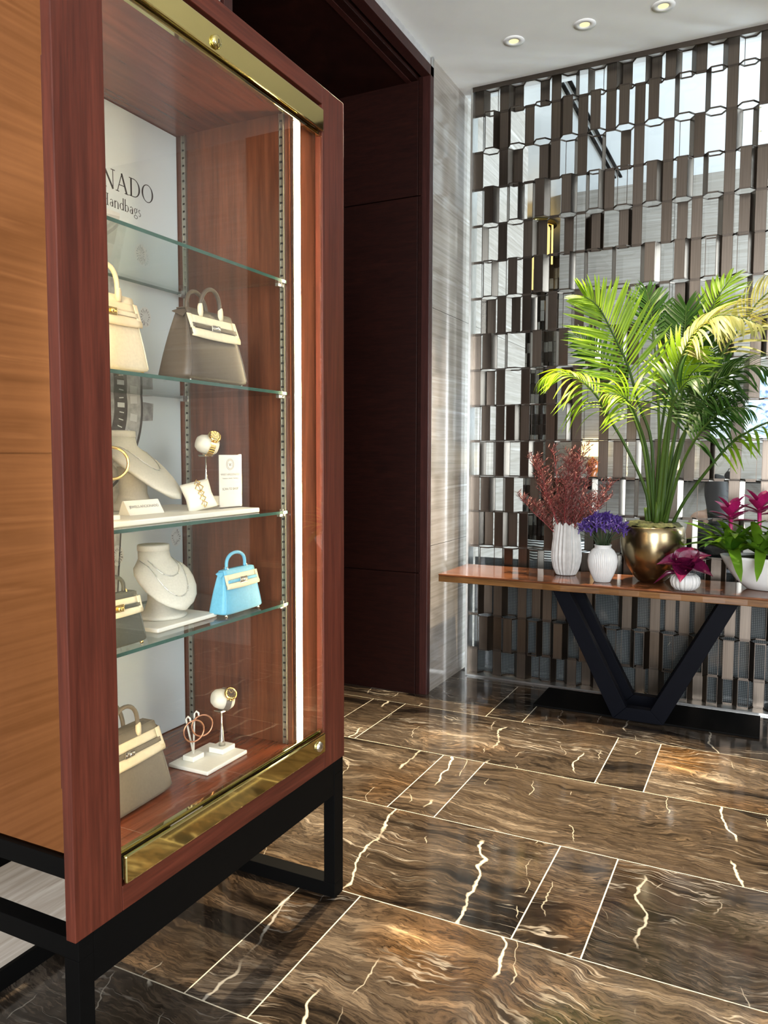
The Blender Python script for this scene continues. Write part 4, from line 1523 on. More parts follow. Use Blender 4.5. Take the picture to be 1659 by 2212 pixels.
MB().lathe([(0.060, 0.0008), (0.075, 0.006), (0.105, 0.04), (0.145, 0.10), (0.168, 0.16), (0.178, 0.21), (0.180, 0.25), (0.176, 0.29), (0.168, 0.322),
            (0.163, 0.325), (0.160, 0.320), (0.166, 0.29), (0.165, 0.27)], 56, cap1=True).build('pot_body', 'pot', v3, True)
ms = MB()
rings = []
random.seed(3)
for j in range(8):
    rr = 0.163 * (1 - j / 7.6)
    rings.append([(rr * math.cos(a) * random.uniform(0.96, 1.02), rr * math.sin(a) * random.uniform(0.96, 1.02), 0.318 + 0.018 * (j > 0) + 0.014 * random.random()) for a in [k * 2 * PI / 40 for k in range(40)]])
tag(ms.loft(rings, False).build('moss_bed', 'moss', v3, True), kind='stuff')
v4p = (-0.385, 4.456, TZ)
v4 = thing('vase', 'small squat ribbed white vase with a magenta bloom', 'vase', v4p, group=G_V)
NF = 18
MB().lathe([(0.040, 0.0008), (0.052, 0.003), (0.072, 0.022), (0.079, 0.048), (0.074, 0.072), (0.058, 0.086), (0.050, 0.087), (0.045, 0.08), (0.05, 0.05)], 18 * 8,
           lambda a, r, z: r * (1 - 0.07 * abs(math.sin(a * 9)) ** 6)).build('ribbed_body', 'ceramic', v4, True)
v5p = (0.045, 4.665, TZ)
v5 = thing('bowl_planter', 'oval white glazed bowl planted with pink bromeliads', 'planter', v5p)
m = MB().lathe([(0.11, 0.0008), (0.135, 0.004), (0.19, 0.05), (0.235, 0.11), (0.265, 0.165), (0.272, 0.182), (0.262, 0.182), (0.25, 0.155), (0.2, 0.15)], 64)
m.v = [(x, y * 0.55, z) for x, y, z in m.v]
m.build('bowl_body', 'bowl', v5, True)
m = MB().lathe([(0.248, 0.158), (0.2, 0.172), (0.1, 0.18), (0.001, 0.18)], 40, cap0=False)
m.v = [(x, y * 0.53, z + random.uniform(-0.005, 0.005)) for x, y, z in m.v]
tag(m.build('soil_bed', plain('dark mossy soil', (0.03, 0.03, 0.010), 0.95, var=0.5, vs=50), v5, True), kind='stuff')

# ------------------------------------------------------------------ red foliage in the tall vase
random.seed(21)
rf = thing('foliage_bouquet', 'dusty red feathery branches standing in the tall fluted vase', 'foliage', (v1p[0], v1p[1], v1p[2] + 0.20))
for b in range(20):
    az = b * 2.399 + random.uniform(-0.3, 0.3)
    lean = (0.10, 0.25, 0.42, 0.60, 0.78)[b % 5] + random.uniform(-0.06, 0.06)
    Lb = random.uniform(0.44, 0.66) * (1.06 - 0.55 * lean)
    base = Vector((0.035 * math.cos(az), 0.035 * math.sin(az), 0.0))
    d = Vector((math.cos(az) * math.sin(lean), math.sin(az) * math.sin(lean) * 0.6, math.cos(lean)))
    pts = [base + d * Lb * f + Vector((math.cos(az), math.sin(az), 0)) * (-0.02 * (1 - f)) + Vector((random.uniform(-1, 1), random.uniform(-1, 1), 0)) * 0.008 for f in (0, 0.25, 0.45, 0.65, 0.85, 1.0)]
    st_ = MB().tube(pts, [0.0034, 0.003, 0.0026, 0.0021, 0.0016, 0.0008], 5)
    lf = MB()
    for k in range(30):
        f = 0.22 + 0.78 * k / 29
        i = min(4, int(f * 5))
        p = pts[i].lerp(pts[i + 1], f * 5 - i)
        aa = k * 2.4 + b
        side = Vector((math.cos(aa), math.sin(aa), 0.9)).normalized()
        tl = random.uniform(0.05, 0.11) * (1.15 - 0.6 * f)
        q = p + side * tl
        st_.tube([p, p.lerp(q, 0.5) + Vector((0, 0, 0.004)), q], [0.0012, 0.001, 0.0006], 4)
        for g in range(9):
            ff = 0.15 + 0.85 * g / 8
            o = p.lerp(q, ff)
            la = g * 2.2 + k
            ld = (side * 0.9 + Vector((math.cos(la), math.sin(la), random.uniform(-0.2, 0.6)))).normalized()
            ll = random.uniform(0.020, 0.038)
            sd = ld.cross(Vector((random.random(), random.random(), 1))).normalized() * 0.0032
            lf.add([o, o + ld * ll * 0.45 + sd, o + ld * ll, o + ld * ll * 0.45 - sd], [(0, 1, 2, 3)])
    br_ = st_.build('branch', 'redstem', rf, True)
    tag(lf.build('needle_leaves', 'redleaf', br_), kind='stuff')

# ------------------------------------------------------------------ violet flowers in the ribbed vase
random.seed(8)


def floret(seed):
    random.seed(seed)
    m = MB()
    for k in range(7):
        a = k * 2 * PI / 7 + random.uniform(-0.2, 0.2)
        el = random.uniform(0.15, 1.0)
        L = random.uniform(0.024, 0.034)
        d = Vector((math.cos(a) * math.cos(el), math.sin(a) * math.cos(el), math.sin(el)))
        s_ = d.cross(Vector((0, 0, 1))).normalized() * 0.0062
        up = Vector((0, 0, 0.004))
        o = Vector((0, 0, 0.006))
        m.add([o, o + d * L * 0.5 + s_ + up, o + d * L, o + d * L * 0.5 - s_ + up, o + d * L * 0.5 - up * 0.4], [(0, 1, 4), (1, 2, 4), (2, 3, 4), (3, 0, 4)])
    m.lathe([(0.002, -0.016), (0.005, 0.0), (0.007, 0.008), (0.001, 0.012)], 6)
    return m.mesh('flower', 'purple')


fm = [floret(s_) for s_ in (1, 2, 3, 4)]
random.seed(9)
vb = thing('flower_bouquet', 'dense dome of violet blue flowers in the ribbed vase', 'flowers', (v2p[0], v2p[1], v2p[2] + 0.17))
stems = MB()
nb = 84
for i in range(nb):
    f = (i + 0.5) / nb
    rr = 0.138 * math.sqrt(f)
    az = i * 2.399
    z = 0.205 - 0.085 * (rr / 0.138) ** 2.2 + random.uniform(-0.012, 0.012)
    c = Vector((rr * math.cos(az), rr * math.sin(az) * 0.8, z))
    o = inst('flower', fm[i % 4], vb, c, (random.uniform(-0.3, 0.3) - 0.7 * rr / 0.15 * math.sin(az), random.uniform(-0.3, 0.3) + 0.7 * rr / 0.15 * math.cos(az), random.uniform(0, 6)), (1.08,) * 3)
    if i % 2 == 0:
        stems.tube([(0.022 * math.cos(az), 0.022 * math.sin(az), 0.0), (rr * 0.35 * math.cos(az), rr * 0.3 * math.sin(az), 0.07), tuple(c - Vector((0, 0, 0.012)))], 0.0016, 5)
tag(stems.build('stems', 'stem', vb, True), kind='stuff')


# ------------------------------------------------------------------ leaf blades
def blade(w, droop, fold, n=7, shape=0.8):
    """unit-length blade along +X, normal +Z; V-folded, tip drooping"""
    vs, fs = [], []
    for i in range(n + 1):
        t = i / n
        hw = w * (math.sin(PI * min(1, t * 0.93 + 0.05)) ** shape)
        if i == n:
            hw = 0.0008
        z = -droop * t ** 2.2
        x = t * (1 - 0.25 * droop * t)
        vs += [(x, -hw, z + fold * hw), (x, 0, z), (x, hw, z + fold * hw)]
    for i in range(n):
        a = i * 3
        fs += [(a, a + 1, a + 4, a + 3), (a + 1, a + 2, a + 5, a + 4)]
    return MB().add(vs, fs)


def catmull(P, t):
    n = len(P) - 1
    x = min(n - 1e-6, max(0, t * n))
    i = int(x)
    f = x - i
    p0, p1, p2, p3 = (Vector(P[max(0, min(n, i + k))]) for k in (-1, 0, 1, 2))
    return 0.5 * ((2 * p1) + (p2 - p0) * f + (2 * p0 - 5 * p1 + 4 * p2 - p3) * f * f + (3 * p1 - p0 - 3 * p2 + p3) * f ** 3)


# ------------------------------------------------------------------ palm
pl = thing('palm_plant', 'arching green palm growing in the gilded pot', 'plant', (v3p[0], v3p[1], TZ + 0.325))
PB = Vector(pl.location)
FR = [  # control points, blade normal, first leaflet, length, leaflet count, material, droop, single leaflets?
    ([(-0.587, 4.70, 1.10), (-0.603, 4.66, 1.564), (-0.674, 4.62, 1.789), (-0.731, 4.58, 2.0), (-0.81, 4.54, 2.177), (-0.887, 4.5, 2.328), (-0.96, 4.46, 2.388)], (0.15, -1, 0.35), 0.36, 0.34, 38, 'palm', 0.12, True),
    ([(-0.602, 4.68, 1.10), (-0.631, 4.66, 1.307), (-0.75, 4.62, 1.572), (-0.84, 4.58, 1.73), (-0.894, 4.54, 1.837), (-0.971, 4.5, 1.92), (-1.073, 4.46, 1.97), (-1.156, 4.42, 1.944)], (-0.5, -0.5, 1), 0.45, 0.29, 24, 'palm', 0.75, True),
    ([(-0.569, 4.72, 1.10), (-0.574, 4.75, 1.592), (-0.605, 4.79, 1.994), (-0.643, 4.82, 2.293), (-0.681, 4.84, 2.473)], (0.6, -0.9, 0.2), 0.62, 0.22, 20, 'palm_shaded', 0.2, False),
    ([(-0.557, 4.72, 1.10), (-0.535, 4.76, 1.592), (-0.505, 4.8, 1.991), (-0.463, 4.82, 2.201), (-0.46, 4.84, 2.361)], (-0.3, -1, 0.1), 0.60, 0.27, 22, 'palm_shaded', 0.15, False),
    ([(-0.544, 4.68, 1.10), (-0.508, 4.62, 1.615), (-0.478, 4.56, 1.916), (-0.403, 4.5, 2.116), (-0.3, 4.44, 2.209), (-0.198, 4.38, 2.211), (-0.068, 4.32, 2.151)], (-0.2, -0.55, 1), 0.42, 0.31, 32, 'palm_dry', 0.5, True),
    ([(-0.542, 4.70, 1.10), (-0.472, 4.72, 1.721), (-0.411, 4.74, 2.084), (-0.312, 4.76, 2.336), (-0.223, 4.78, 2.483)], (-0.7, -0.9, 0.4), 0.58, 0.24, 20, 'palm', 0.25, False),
    ([(-0.527, 4.68, 1.10), (-0.445, 4.62, 1.563), (-0.351, 4.56, 1.762), (-0.237, 4.5, 1.901), (-0.106, 4.45, 1.962), (0.022, 4.4, 1.928)], (-0.1, -0.7, 1), 0.42, 0.27, 24, 'palm_shaded', 0.5, True),
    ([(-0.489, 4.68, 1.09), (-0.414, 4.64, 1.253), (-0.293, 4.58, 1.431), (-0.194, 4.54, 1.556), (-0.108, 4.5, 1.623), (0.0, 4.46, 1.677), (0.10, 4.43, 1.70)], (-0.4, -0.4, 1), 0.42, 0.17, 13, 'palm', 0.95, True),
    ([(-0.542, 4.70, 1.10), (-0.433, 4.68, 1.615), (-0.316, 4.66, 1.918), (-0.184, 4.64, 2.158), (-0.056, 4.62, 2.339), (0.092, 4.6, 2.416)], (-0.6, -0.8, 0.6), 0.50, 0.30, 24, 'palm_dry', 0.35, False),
    ([(-0.542, 4.70, 1.10), (-0.472, 4.66, 1.512), (-0.378, 4.62, 1.715), (-0.273, 4.58, 1.811), (-0.147, 4.54, 1.828)], (0, -0.8, 0.8), 0.46, 0.24, 22, 'palm_shaded', 0.5, False),
    ([(-0.597, 4.70, 1.10), (-0.667, 4.76, 1.565), (-0.808, 4.8, 1.895), (-0.956, 4.83, 2.126), (-1.10, 4.84, 2.245)], (-0.5, -0.8, 0.5), 0.5, 0.22, 20, 'palm_shaded', 0.3, False),
    ([(-0.567, 4.66, 1.10), (-0.53, 4.56, 1.511), (-0.487, 4.46, 1.735), (-0.413, 4.38, 1.874), (-0.314, 4.3, 1.905)], (0.1, -0.9, 0.7), 0.45, 0.25, 22, 'palm_shaded', 0.45, False),
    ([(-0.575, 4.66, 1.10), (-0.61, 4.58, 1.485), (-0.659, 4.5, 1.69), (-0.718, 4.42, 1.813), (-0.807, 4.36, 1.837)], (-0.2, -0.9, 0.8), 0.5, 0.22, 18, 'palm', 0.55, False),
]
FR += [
    ([(-0.53, 4.70, 1.10), (-0.47, 4.70, 1.45), (-0.40, 4.70, 1.72), (-0.31, 4.69, 1.92), (-0.21, 4.67, 2.02)], (-0.2, -1, 0.4), 0.40, 0.27, 26, 'palm_shaded', 0.35, False),
    ([(-0.55, 4.72, 1.10), (-0.51, 4.74, 1.50), (-0.45, 4.76, 1.78), (-0.37, 4.77, 1.98), (-0.30, 4.78, 2.14)], (-0.4, -1, 0.2), 0.42, 0.26, 26, 'palm_shaded', 0.25, False),
    ([(-0.52, 4.66, 1.10), (-0.44, 4.58, 1.42), (-0.34, 4.50, 1.62), (-0.22, 4.44, 1.74), (-0.10, 4.40, 1.74)], (0.0, -0.8, 0.8), 0.42, 0.24, 24, 'palm_shaded', 0.55, False),
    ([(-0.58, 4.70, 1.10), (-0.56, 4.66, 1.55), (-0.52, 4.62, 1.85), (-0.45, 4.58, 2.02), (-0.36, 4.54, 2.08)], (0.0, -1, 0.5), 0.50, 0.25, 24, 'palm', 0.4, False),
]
blades = {}
random.seed(31)
for P, nrm, t0, Lm, cnt, mt, dr, single in FR:
    pts = [catmull(P, i / 24) - PB for i in range(25)]
    rad = [0.0085 * (1 - i / 24) ** 0.7 + 0.0016 for i in range(25)]
    rad[0] = rad[1] = 0.012
    fo = MB().tube(pts, rad, 7).build('frond', 'palm_stalk', pl, True)
    N0 = Vector(nrm).normalized()
    key = (mt, round(dr, 2))
    if key not in blades:
        blades[key] = blade(0.025, dr, 0.35).mesh('leaflet', mt, True)
    joint = MB()
    for k in range(cnt):
        t = t0 + (1 - t0) * (k + 0.3) / cnt
        o = catmull(P, t) - PB
        tg = (catmull(P, min(1, t + 0.01)) - catmull(P, t - 0.01)).normalized()
        nn = (N0 - tg * N0.dot(tg)).normalized()
        sd = tg.cross(nn).normalized()
        s = (k + 0.3) / cnt
        L = Lm * (0.62 + 0.38 * math.sin(PI * min(1, s * 1.25 + 0.15))) * (1 - 0.45 * max(0, s - 0.6) / 0.4) * random.uniform(0.92, 1.06)
        for sg_ in (-1, 1):
            ang = math.radians(62 - 34 * s + random.uniform(-5, 5))
            d = (tg * math.cos(ang) + sd * sg_ * math.sin(ang) + nn * 0.16).normalized()
            zz = (nn * 1.0 + Vector((0, 0, 0.25))).normalized()
            if dr > 0.4:
                zz = (Vector((0, 0, 1)) + nn * 0.4).normalized()
            zz = (zz - d * zz.dot(d)).normalized()
            yy = zz.cross(d)
            mtx = Matrix((d, yy, zz)).transposed().to_4x4()
            mtx = Matrix.Translation(o) @ mtx @ Matrix.Rotation(random.uniform(-0.35, 0.35), 4, 'X') @ Matrix.Diagonal((L, L * random.uniform(1.0, 1.25) * 0.30 / max(0.16, L), L, 1))
            if single:
                inst('leaflet', blades[key], fo, mat=mtx)
            else:
                me = blade(0.025, dr, 0.35).moved(mtx)
                joint.add(me.v, me.f)
    if not single:
        tag(joint.build('leaflets', mt, fo, True), kind='stuff')
for (dx, dy, h_, r0) in ((-0.03, 0.02, 0.10, 0.014), (0.02, -0.03, 0.14, 0.016), (0.055, 0.0, 0.09, 0.013)):
    MB().tube([(dx, dy, -0.02), (dx * 1.2, dy, h_ * 0.5), (dx * 1.5, dy, h_)], [r0, r0, r0 * 0.8], 8).build('cut_stalk', 'palm_stalk', pl, True)

# ------------------------------------------------------------------ magenta bloom in the small vase
an = thing('anthurium_bloom', 'glossy deep magenta bloom spilling over the small squat vase', 'flower', (v4p[0], v4p[1], v4p[2] + 0.070))


def spathe(w, cup, n=10, mm=10):
    vs, fs = [], []
    for i in range(n + 1):
        t = i / n
        hw = w * (math.sin(PI * (t ** 0.72)) ** 0.75) if 0 < t < 1 else 0.004
        for j in range(mm + 1):
            u = -1 + 2 * j / mm
            back = 0.16 * max(0, 0.35 - t) * abs(u) * 2
            vs.append((t - back - 0.05 * u * u * t, u * hw, cup * (u * u) * hw * 1.4 - 0.35 * t * t + 0.03 * math.sin(t * 9) * abs(u)))
    for i in range(n):
        for j in range(mm):
            a = i * (mm + 1) + j
            fs.append((a, a + 1, a + mm + 2, a + mm + 1))
    return MB().add(vs, fs)


SPM = spathe(0.42, 0.6).mesh('spathe', 'magenta', True)
for (az, el, L, tw, oz, oy) in ((-95, 0.02, 0.135, 0.0, 0.035, -0.02), (-30, 0.22, 0.150, 0.3, 0.04, -0.01), (-150, 0.42, 0.150, -0.4, 0.05, 0.0),
                                (80, 0.95, 0.155, 0.1, 0.055, 0.01), (20, 0.75, 0.15, 0.5, 0.05, 0.0), (150, 0.62, 0.14, -0.2, 0.05, 0.0), (-65, 0.85, 0.12, 0.2, 0.055, -0.02)):
    mtx = Matrix.Translation((0, oy, oz)) @ Matrix.Rotation(math.radians(az), 4, 'Z') @ Matrix.Rotation(-el, 4, 'Y') @ Matrix.Rotation(tw, 4, 'X') @ Matrix.Diagonal((L, L, L, 1))
    inst('spathe', SPM, an, mat=mtx)
MB().tube([(0, 0, -0.02), (0.003, -0.01, 0.03), (0.004, -0.035, 0.075)], [0.004, 0.004, 0.003], 7).build('spadix', 'bract', an, True)
MB().tube([(-0.02, 0, 0.03), (-0.09, -0.01, 0.02), (-0.16, -0.02, -0.045)], [0.010, 0.013, 0.001], 8).build('pointed_petal', 'magenta', an, True)

# ------------------------------------------------------------------ bromeliads in the oval bowl
GBm = 'bromeliads in the oval bowl'
BRM = [blade(0.085, dr, 0.5, 9, 0.55).mesh('leaf', 'brom', True) for dr in (0.25, 0.5, 0.85)]
PET = blade(0.12, 0.1, 0.6, 6, 0.6).mesh('bract_petal', 'bract', True)
random.seed(17)
for (bx_, by_, lb, sc, nl, fh) in ((-0.215, -0.02, 'green bromeliad with a pink flower at the left of the oval bowl', 1.18, 30, 0.24), (-0.075, 0.0, 'green bromeliad with a taller pink flower in the middle of the bowl', 1.2, 30, 0.28),
                                   (0.10, 0.0, 'green bromeliad at the right end of the oval bowl', 1.1, 24, 0.22)):
    bp = thing('bromeliad', lb, 'plant', (v5p[0] + bx_, v5p[1] + by_, TZ + 0.175), group=GBm)
    for k in range(nl):
        az = k * 2.399
        el = 0.50 + 0.75 * (k / nl)
        L = (0.27 - 0.07 * k / nl) * sc * random.uniform(0.85, 1.1)
        L *= 1 - 0.42 * max(0.0, math.sin(az))
        mtx = Matrix.Translation((0.012 * math.cos(az), 0.012 * math.sin(az), 0.01 + 0.05 * k / nl)) @ Matrix.Rotation(az, 4, 'Z') @ Matrix.Rotation(-el, 4, 'Y') @ Matrix.Rotation(random.uniform(-0.3, 0.3), 4, 'X') @ Matrix.Diagonal((L, L * 1.05, L, 1))
        inst('leaf', BRM[(k * 7) % 3], bp, mat=mtx)
    MB().tube([(0, 0, 0.0), (-0.004, 0, fh * 0.5), (-0.008, 0, fh)], [0.010, 0.009, 0.012], 8).build('flower_stalk', 'bract', bp, True)
    for k in range(14):
        az = k * 2.399
        el = 0.15 + 0.95 * k / 14
        mtx = Matrix.Translation((-0.006, 0, fh - 0.05 + 0.055 * k / 14)) @ Matrix.Rotation(az, 4, 'Z') @ Matrix.Rotation(-el, 4, 'Y') @ Matrix.Diagonal((0.125, 0.24, 0.125, 1))
        inst('bract_petal', PET, bp, mat=mtx)

# ------------------------------------------------------------------ lounge furniture beyond the screen
ld = thing('wall_ledge', 'thin black ledge along the pale lounge wall', 'shelf', (0.9, 8.36, 1.24))
B(-2.86, 3.0, -0.13, 0.135, 0.0, 0.028).build('ledge_board', 'black', ld)
for x in (-2.6, -1.2, 0.2, 1.6, 2.8):
    B(x, x + 0.02, -0.10, 0.135, -0.10, -0.0005).build('bracket', 'black', ld)
M['lampshade'] = emit('lit lampshade', (1.0, 0.72, 0.32), 2.2)
M['amberglaze'] = plain('burnt orange glaze', (0.30, 0.08, 0.015), 0.25, var=0.3, vs=8)


def lamp(lb, x, hb, hs, rs):
    t = thing('table_lamp', lb, 'lamp', (x, 8.34, 1.2685), group='lamps on the lounge ledge')
    MB().lathe([(0.05, 0.0005), (0.055, 0.01), (0.03, 0.02), (0.07, hb * 0.4), (0.075, hb * 0.6), (0.04, hb * 0.9), (0.012, hb), (0.008, hb + 0.03)], 24).build('lamp_base', 'amberglaze', t, True)
    MB().lathe([(rs, hb + 0.01), (rs * 0.8, hb + hs), (rs * 0.79, hb + hs), (rs * 0.985, hb + 0.012)], 28, cap0=False, cap1=False).build('lamp_shade', 'lampshade', t, True)


lamp('lit table lamp with burnt orange base behind the red foliage', -1.67, 0.21, 0.20, 0.13)
lamp('lit table lamp behind the palm stalks', -0.76, 0.08, 0.20, 0.09)


def printmat(name, c1, c2, c3, sc):
    t = NT(name)
    v = t.coords((1, 1, 1))
    n = t.noise(v, sc, 6, 0.7, 1.5)
    t.col(t.ramp(n, [(0.36, c1), (0.5, c2), (0.62, c3)]))
    t.set(rough=0.3)
    return t.m


GA = 'pictures on the lounge wall'
for lb, x0, x1, z0, z1, m_ in (('white framed picture of black scribbled branches on the lounge wall', -0.60, -0.34, 1.68, 2.22, printmat('black and white print', (0.03, 0.03, 0.03), (0.7, 0.71, 0.71), (0.85, 0.85, 0.85), 16)),
                               ('blue and white abstract picture on the lounge wall at the right edge', -0.20, 0.22, 1.66, 2.30, printmat('blue and white print', (0.03, 0.10, 0.34), (0.55, 0.66, 0.80), (0.86, 0.88, 0.9), 9))):
    t = thing('framed_picture', lb, 'picture', ((x0 + x1) / 2, 8.478, z0), group=GA)
    w2_ = (x1 - x0) / 2
    h2 = z1 - z0
    MB().box(-w2_ - 0.03, -w2_, -0.02, 0.02, -0.03, h2 + 0.03).box(w2_, w2_ + 0.03, -0.02, 0.02, -0.03, h2 + 0.03).box(-w2_, w2_, -0.02, 0.02, -0.03, 0).box(-w2_, w2_, -0.02, 0.02, h2, h2 + 0.03).build('frame', 'ceramic', t)
    B(-w2_, w2_, 0.0, 0.015, 0, h2).build('print', m_, t)

bgt = thing('black_bag', 'small black bag standing on the lounge ledge', 'bag', (-0.33, 8.30, 1.2685))
MB().loft([[(a * math.cos(q), b * math.sin(q), z) for q in [k * PI / 10 for k in range(20)]] for a, b, z in ((0.055, 0.035, 0.0005), (0.062, 0.04, 0.01), (0.058, 0.036, 0.05), (0.04, 0.02, 0.08))]).build('bag_body', 'black', bgt, True)
MB().tube([(-0.03, 0, 0.075), (-0.02, 0, 0.105), (0.02, 0, 0.105), (0.04, 0, 0.07)], 0.005, 6).build('bag_strap', 'black', bgt, True)

# striped tub chairs
M['chevron'] = stripes('black and white striped cloth', 14.0, (0.75, 0.75, 0.72), (0.03, 0.03, 0.03), 3.0)


def tub_chair(lb, loc, rz):
    t = thing('tub_chair', lb, 'chair', loc, rz, 'striped tub chairs in the lounge')
    m = MB()
    rings = []
    for r, z in ((0.27, 0.16), (0.30, 0.30), (0.325, 0.50), (0.335, 0.70), (0.32, 0.76), (0.28, 0.74), (0.26, 0.55), (0.25, 0.42)):
        rings.append([(r * math.cos(a), r * math.sin(a), z if abs(a - PI / 2 * 3) < 9 else z) for a in [math.radians(-20 + 220 * k / 28) for k in range(29)]])
    m.loft(rings, False, False, closed=False)
    m.build('shell', 'chevron', t, True)
    MB().lathe([(0.20, 0.16), (0.25, 0.18), (0.26, 0.40), (0.24, 0.44), (0.001, 0.45)], 32).build('seat', 'chevron', t, True)
    for k in range(4):
        a = PI / 4 + k * PI / 2
        MB().tube([(0.2 * math.cos(a), 0.2 * math.sin(a), 0.17), (0.24 * math.cos(a), 0.24 * math.sin(a), 0.0)], [0.016, 0.010], 8).build('leg', 'black', t, True)


tub_chair('striped tub chair seen low through the left of the screen', (-1.72, 6.95, 0.0), PI + 0.4)
tub_chair('striped tub chair farther right behind the vases', (-0.62, 7.93, 0.0), 0.5)


def cafe_table(lb, x, y, r, h):
    t = thing('cafe_table', lb, 'table', (x, y, 0.0), group='dark lounge tables')
    MB().lathe([(0.001, h - 0.03), (r, h - 0.03), (r, h), (0.001, h)], 36, cap0=False, cap1=False).build('table_top', 'black', t)
    MB().lathe([(0.2, 0.0005), (0.2, 0.015), (0.03, 0.03), (0.025, h - 0.03)], 24).build('pedestal', 'black', t, True)


cafe_table('dark round lounge table between the tub chairs', -1.20, 7.47, 0.34, 0.74)
cafe_table('dark round lounge table before the seated woman', 0.12, 7.80, 0.30, 0.74)
for lb, x, y, z in (('white cup on the dark table between the tub chairs', -1.12, 7.40, 0.7402), ('white cup on the table before the seated woman', 0.02, 7.72, 0.7402)):
    t = thing('cup', lb, 'cup', (x, y, z), group='white cups')
    MB().lathe([(0.022, 0.0005), (0.026, 0.004), (0.04, 0.06), (0.042, 0.075), (0.039, 0.075), (0.035, 0.03)], 20).build('cup_body', 'ceramic', t, True)
    MB().tube([(0.038, 0, 0.06), (0.06, 0, 0.055), (0.058, 0, 0.03), (0.034, 0, 0.022)], 0.004, 6).build('cup_handle', 'ceramic', t, True)

# side chair and a seated woman
ch = thing('side_chair', 'black side chair under the seated woman', 'chair', (-0.40, 7.22, 0.0))
B(-0.22, 0.22, -0.22, 0.22, 0.42, 0.452).build('seat', 'black', ch, bevel=0.01)
B(-0.20, 0.20, -0.235, -0.205, 0.56, 0.80).build('backrest', 'black', ch, bevel=0.01)
for sx in (-1, 1):
    MB().tube([(sx * 0.19, -0.21, 0.0), (sx * 0.19, -0.21, 0.43), (sx * 0.19, -0.225, 0.80)], 0.012, 8).build('leg', 'black', ch, True)
    MB().tube([(sx * 0.19, 0.19, 0.0), (sx * 0.19, 0.19, 0.425)], 0.012, 8).build('leg', 'black', ch, True)

pe = thing('person', 'seated woman with long black hair in a sleeveless dark top beyond the screen', 'person', (-0.40, 7.22, 0.0), 0.25)


def skin_body(verts, edges, mat, name, parent, sub=2):
    me = bpy.data.meshes.new(name)
    me.from_pydata([v[0] for v in verts], edges, [])
    me.materials.append(mat)
    o = bpy.data.objects.new(name, me)
    COL.objects.link(o)
    o.parent = parent
    sk = o.modifiers.new('skin', 'SKIN')
    sk.use_smooth_shade = True
    for sv, v in zip(me.skin_vertices[0].data, verts):
        r = v[1]
        sv.radius = r if isinstance(r, tuple) else (r, r)
    me.skin_vertices[0].data[0].use_root = True
    ss = o.modifiers.new('sub', 'SUBSURF')
    ss.levels = sub
    ss.render_levels = sub
    return o


skin_m = plain('skin', (0.55, 0.33, 0.23), 0.5, var=0.05)
V = [((0, -0.05, 0.555), (0.16, 0.11)), ((0, -0.07, 0.70), (0.125, 0.09)), ((0, -0.06, 0.86), (0.145, 0.095)), ((0, -0.05, 0.98), (0.13, 0.075)),
     ((0, -0.035, 1.06), 0.05), ((0, -0.015, 1.12), 0.052), ((0, 0.005, 1.19), (0.076, 0.092)), ((0, 0.0, 1.26), (0.07, 0.088)),
     ((-0.17, -0.05, 0.985), 0.05), ((-0.215, -0.02, 0.78), 0.04), ((-0.16, 0.18, 0.70), 0.032), ((-0.12, 0.26, 0.715), (0.035, 0.018)), ((-0.10, 0.34, 0.71), (0.024, 0.012)),
     ((0.17, -0.05, 0.985), 0.05), ((0.215, -0.02, 0.78), 0.04), ((0.16, 0.18, 0.70), 0.032), ((0.12, 0.26, 0.715), (0.035, 0.018)), ((0.10, 0.34, 0.71), (0.024, 0.012)),
     ((-0.09, 0.02, 0.535), 0.085), ((-0.11, 0.38, 0.53), 0.062), ((-0.11, 0.40, 0.10), 0.04), ((-0.11, 0.50, 0.045), (0.035, 0.03)),
     ((0.09, 0.02, 0.535), 0.085), ((0.11, 0.38, 0.53), 0.062), ((0.11, 0.40, 0.10), 0.04), ((0.11, 0.50, 0.045), (0.035, 0.03))]
E_ = [(0, 1), (1, 2), (2, 3), (3, 4), (4, 5), (5, 6), (6, 7), (3, 8), (8, 9), (9, 10), (10, 11), (11, 12), (3, 13), (13, 14), (14, 15), (15, 16), (16, 17),
      (0, 18), (18, 19), (19, 20), (20, 21), (0, 22), (22, 23), (23, 24), (24, 25)]
skin_body(V, E_, skin_m, 'body', pe)
# nose, eyes, mouth
MB().loft([[(r * math.cos(q), 0.082 + f, 1.17 + dz + r * math.sin(q)) for q in [k * PI / 4 for k in range(8)]] for r, f, dz in ((0.013, 0.0, 0), (0.011, 0.012, -0.004), (0.004, 0.02, -0.006))]).build('nose', skin_m, pe, True)
for sx in (-1, 1):
    MB().lathe([(0.0003, -0.008), (0.008, 0), (0.0003, 0.008)], 12).moved(Matrix.Translation((sx * 0.03, 0.078, 1.20))).build('eye', 'ink', pe, True)
    MB().lathe([(0.0003, -0.026), (0.014, -0.01), (0.016, 0.01), (0.0003, 0.026)], 12).moved(Matrix.Translation((sx * 0.079, -0.005, 1.185)) @ Matrix.Diagonal((0.4, 1, 1, 1))).build('ear', skin_m, pe, True)
B(-0.02, 0.02, 0.083, 0.09, 1.128, 1.136).build('mouth', plain('lips', (0.35, 0.08, 0.07), 0.4), pe, bevel=0.003)
hm = plain('black hair', (0.004, 0.0035, 0.0035), 0.6, spec=0.2)
rings = []
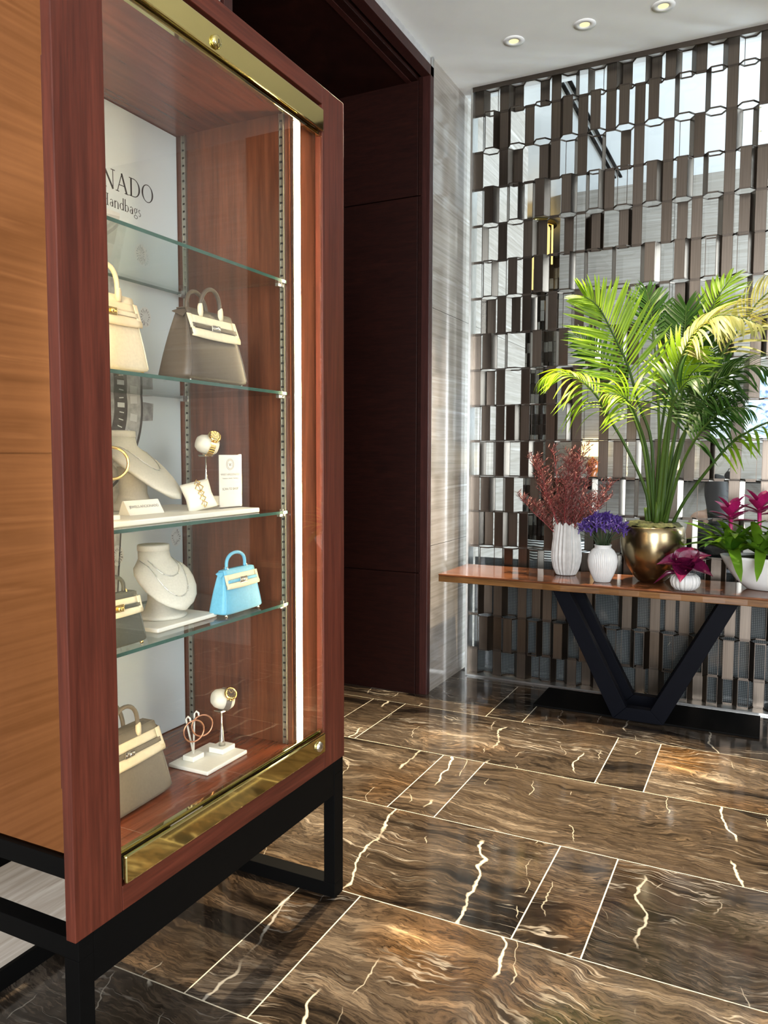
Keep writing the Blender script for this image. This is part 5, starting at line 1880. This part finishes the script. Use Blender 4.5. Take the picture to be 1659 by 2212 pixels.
for z, rx, ry, yc in ((0.80, 0.03, 0.018, -0.165), (0.88, 0.06, 0.03, -0.165), (0.98, 0.085, 0.045, -0.135), (1.08, 0.09, 0.065, -0.085), (1.16, 0.098, 0.088, -0.04), (1.23, 0.097, 0.098, -0.018), (1.29, 0.085, 0.09, -0.008), (1.33, 0.055, 0.06, -0.005), (1.345, 0.01, 0.01, -0.005)):
    rings.append([(rx * math.cos(q), yc + ry * math.sin(q), z) for q in [k * PI / 12 for k in range(24)]])
MB().loft(rings).build('hair', hm, pe, True)
cm = plain('dark sleeveless top', (0.02, 0.018, 0.02), 0.8)
rings = []
for z, rx, ry, yc in ((0.47, 0.19, 0.135, -0.04), (0.55, 0.195, 0.14, -0.05), (0.70, 0.155, 0.115, -0.07), (0.86, 0.165, 0.115, -0.06), (0.95, 0.15, 0.095, -0.055), (1.005, 0.11, 0.075, -0.05)):
    rings.append([(rx * math.cos(q), yc + ry * math.sin(q), z) for q in [k * PI / 14 for k in range(28)]])
MB().loft(rings, False, False).build('top', cm, pe, True)
MB().loft([[(0.24 * math.cos(q), 0.12 + 0.27 * math.sin(q), z) for q in [k * PI / 12 for k in range(24)]] for z in (0.47, 0.60)] + [[(0.17 * math.cos(q), 0.02 + 0.17 * math.sin(q), 0.64) for q in [k * PI / 12 for k in range(24)]]], False).build('skirt', cm, pe, True)

# ceiling slot, gold pendant and the far second screen
sl = thing('ceiling_slot', 'pair of black linear slots in the lounge ceiling', 'air slot', (-1.46, 5.6, ZL))
for dx in (-0.03, 0.03):
    B(dx - 0.014, dx + 0.014, 0.0, 2.62, -0.012, -0.0005).build('slot', 'black', sl)
gp = thing('pendant_lamp', 'glowing gold rod pendant deep behind the left of the screen', 'lamp', (-2.62, 9.4, ZL))
M['glowgold'] = emit('glowing gold', (1.0, 0.62, 0.18), 1.6)
rd = MB().tube([(0, 0, 0), (0, 0, -0.75)], 0.011, 6).mesh('rod', 'glowgold')
random.seed(2)
for k in range(26):
    a = k * 2.399
    r = 0.22 * math.sqrt((k + 0.5) / 26)
    inst('rod', rd, gp, (r * math.cos(a), r * math.sin(a), -0.04), scale=(1, 1, random.uniform(0.6, 1.0)))
MB().lathe([(0.25, -0.0005), (0.25, -0.04), (0.001, -0.04)], 28, cap1=False).build('ceiling_plate', 'brass', gp, True)
fs_ = thing('lattice_screen', 'second narrow lattice screen deep behind the left of the bronze one', 'screen', (-2.97, 11.0, 0.0))
random.seed(6)
pa, pb = MB(), MB()
for i in range(12):
    for j in range(28):
        x0 = -0.36 + i * 0.06
        z0 = 0.2 + j * 0.145
        v = random.random()
        m = pa if v < 0.4 else pb
        if v < 0.8:
            m.box(x0 + 0.003, x0 + 0.057, -0.03 + 0.04 * (i % 2), -0.027 + 0.04 * (i % 2), z0 + 0.003, z0 + 0.142)
tag(pa.build('dark_plates', 'bronze_edge', fs_), kind='stuff')
tag(pb.build('pale_plates', 'nickel', fs_), kind='stuff')
fr = MB()
for i in range(13):
    fr.box(-0.362 + i * 0.06, -0.358 + i * 0.06, -0.035, 0.02, 0.0, ZL - 0.001)
fr.build('uprights', 'bronze_edge', fs_)
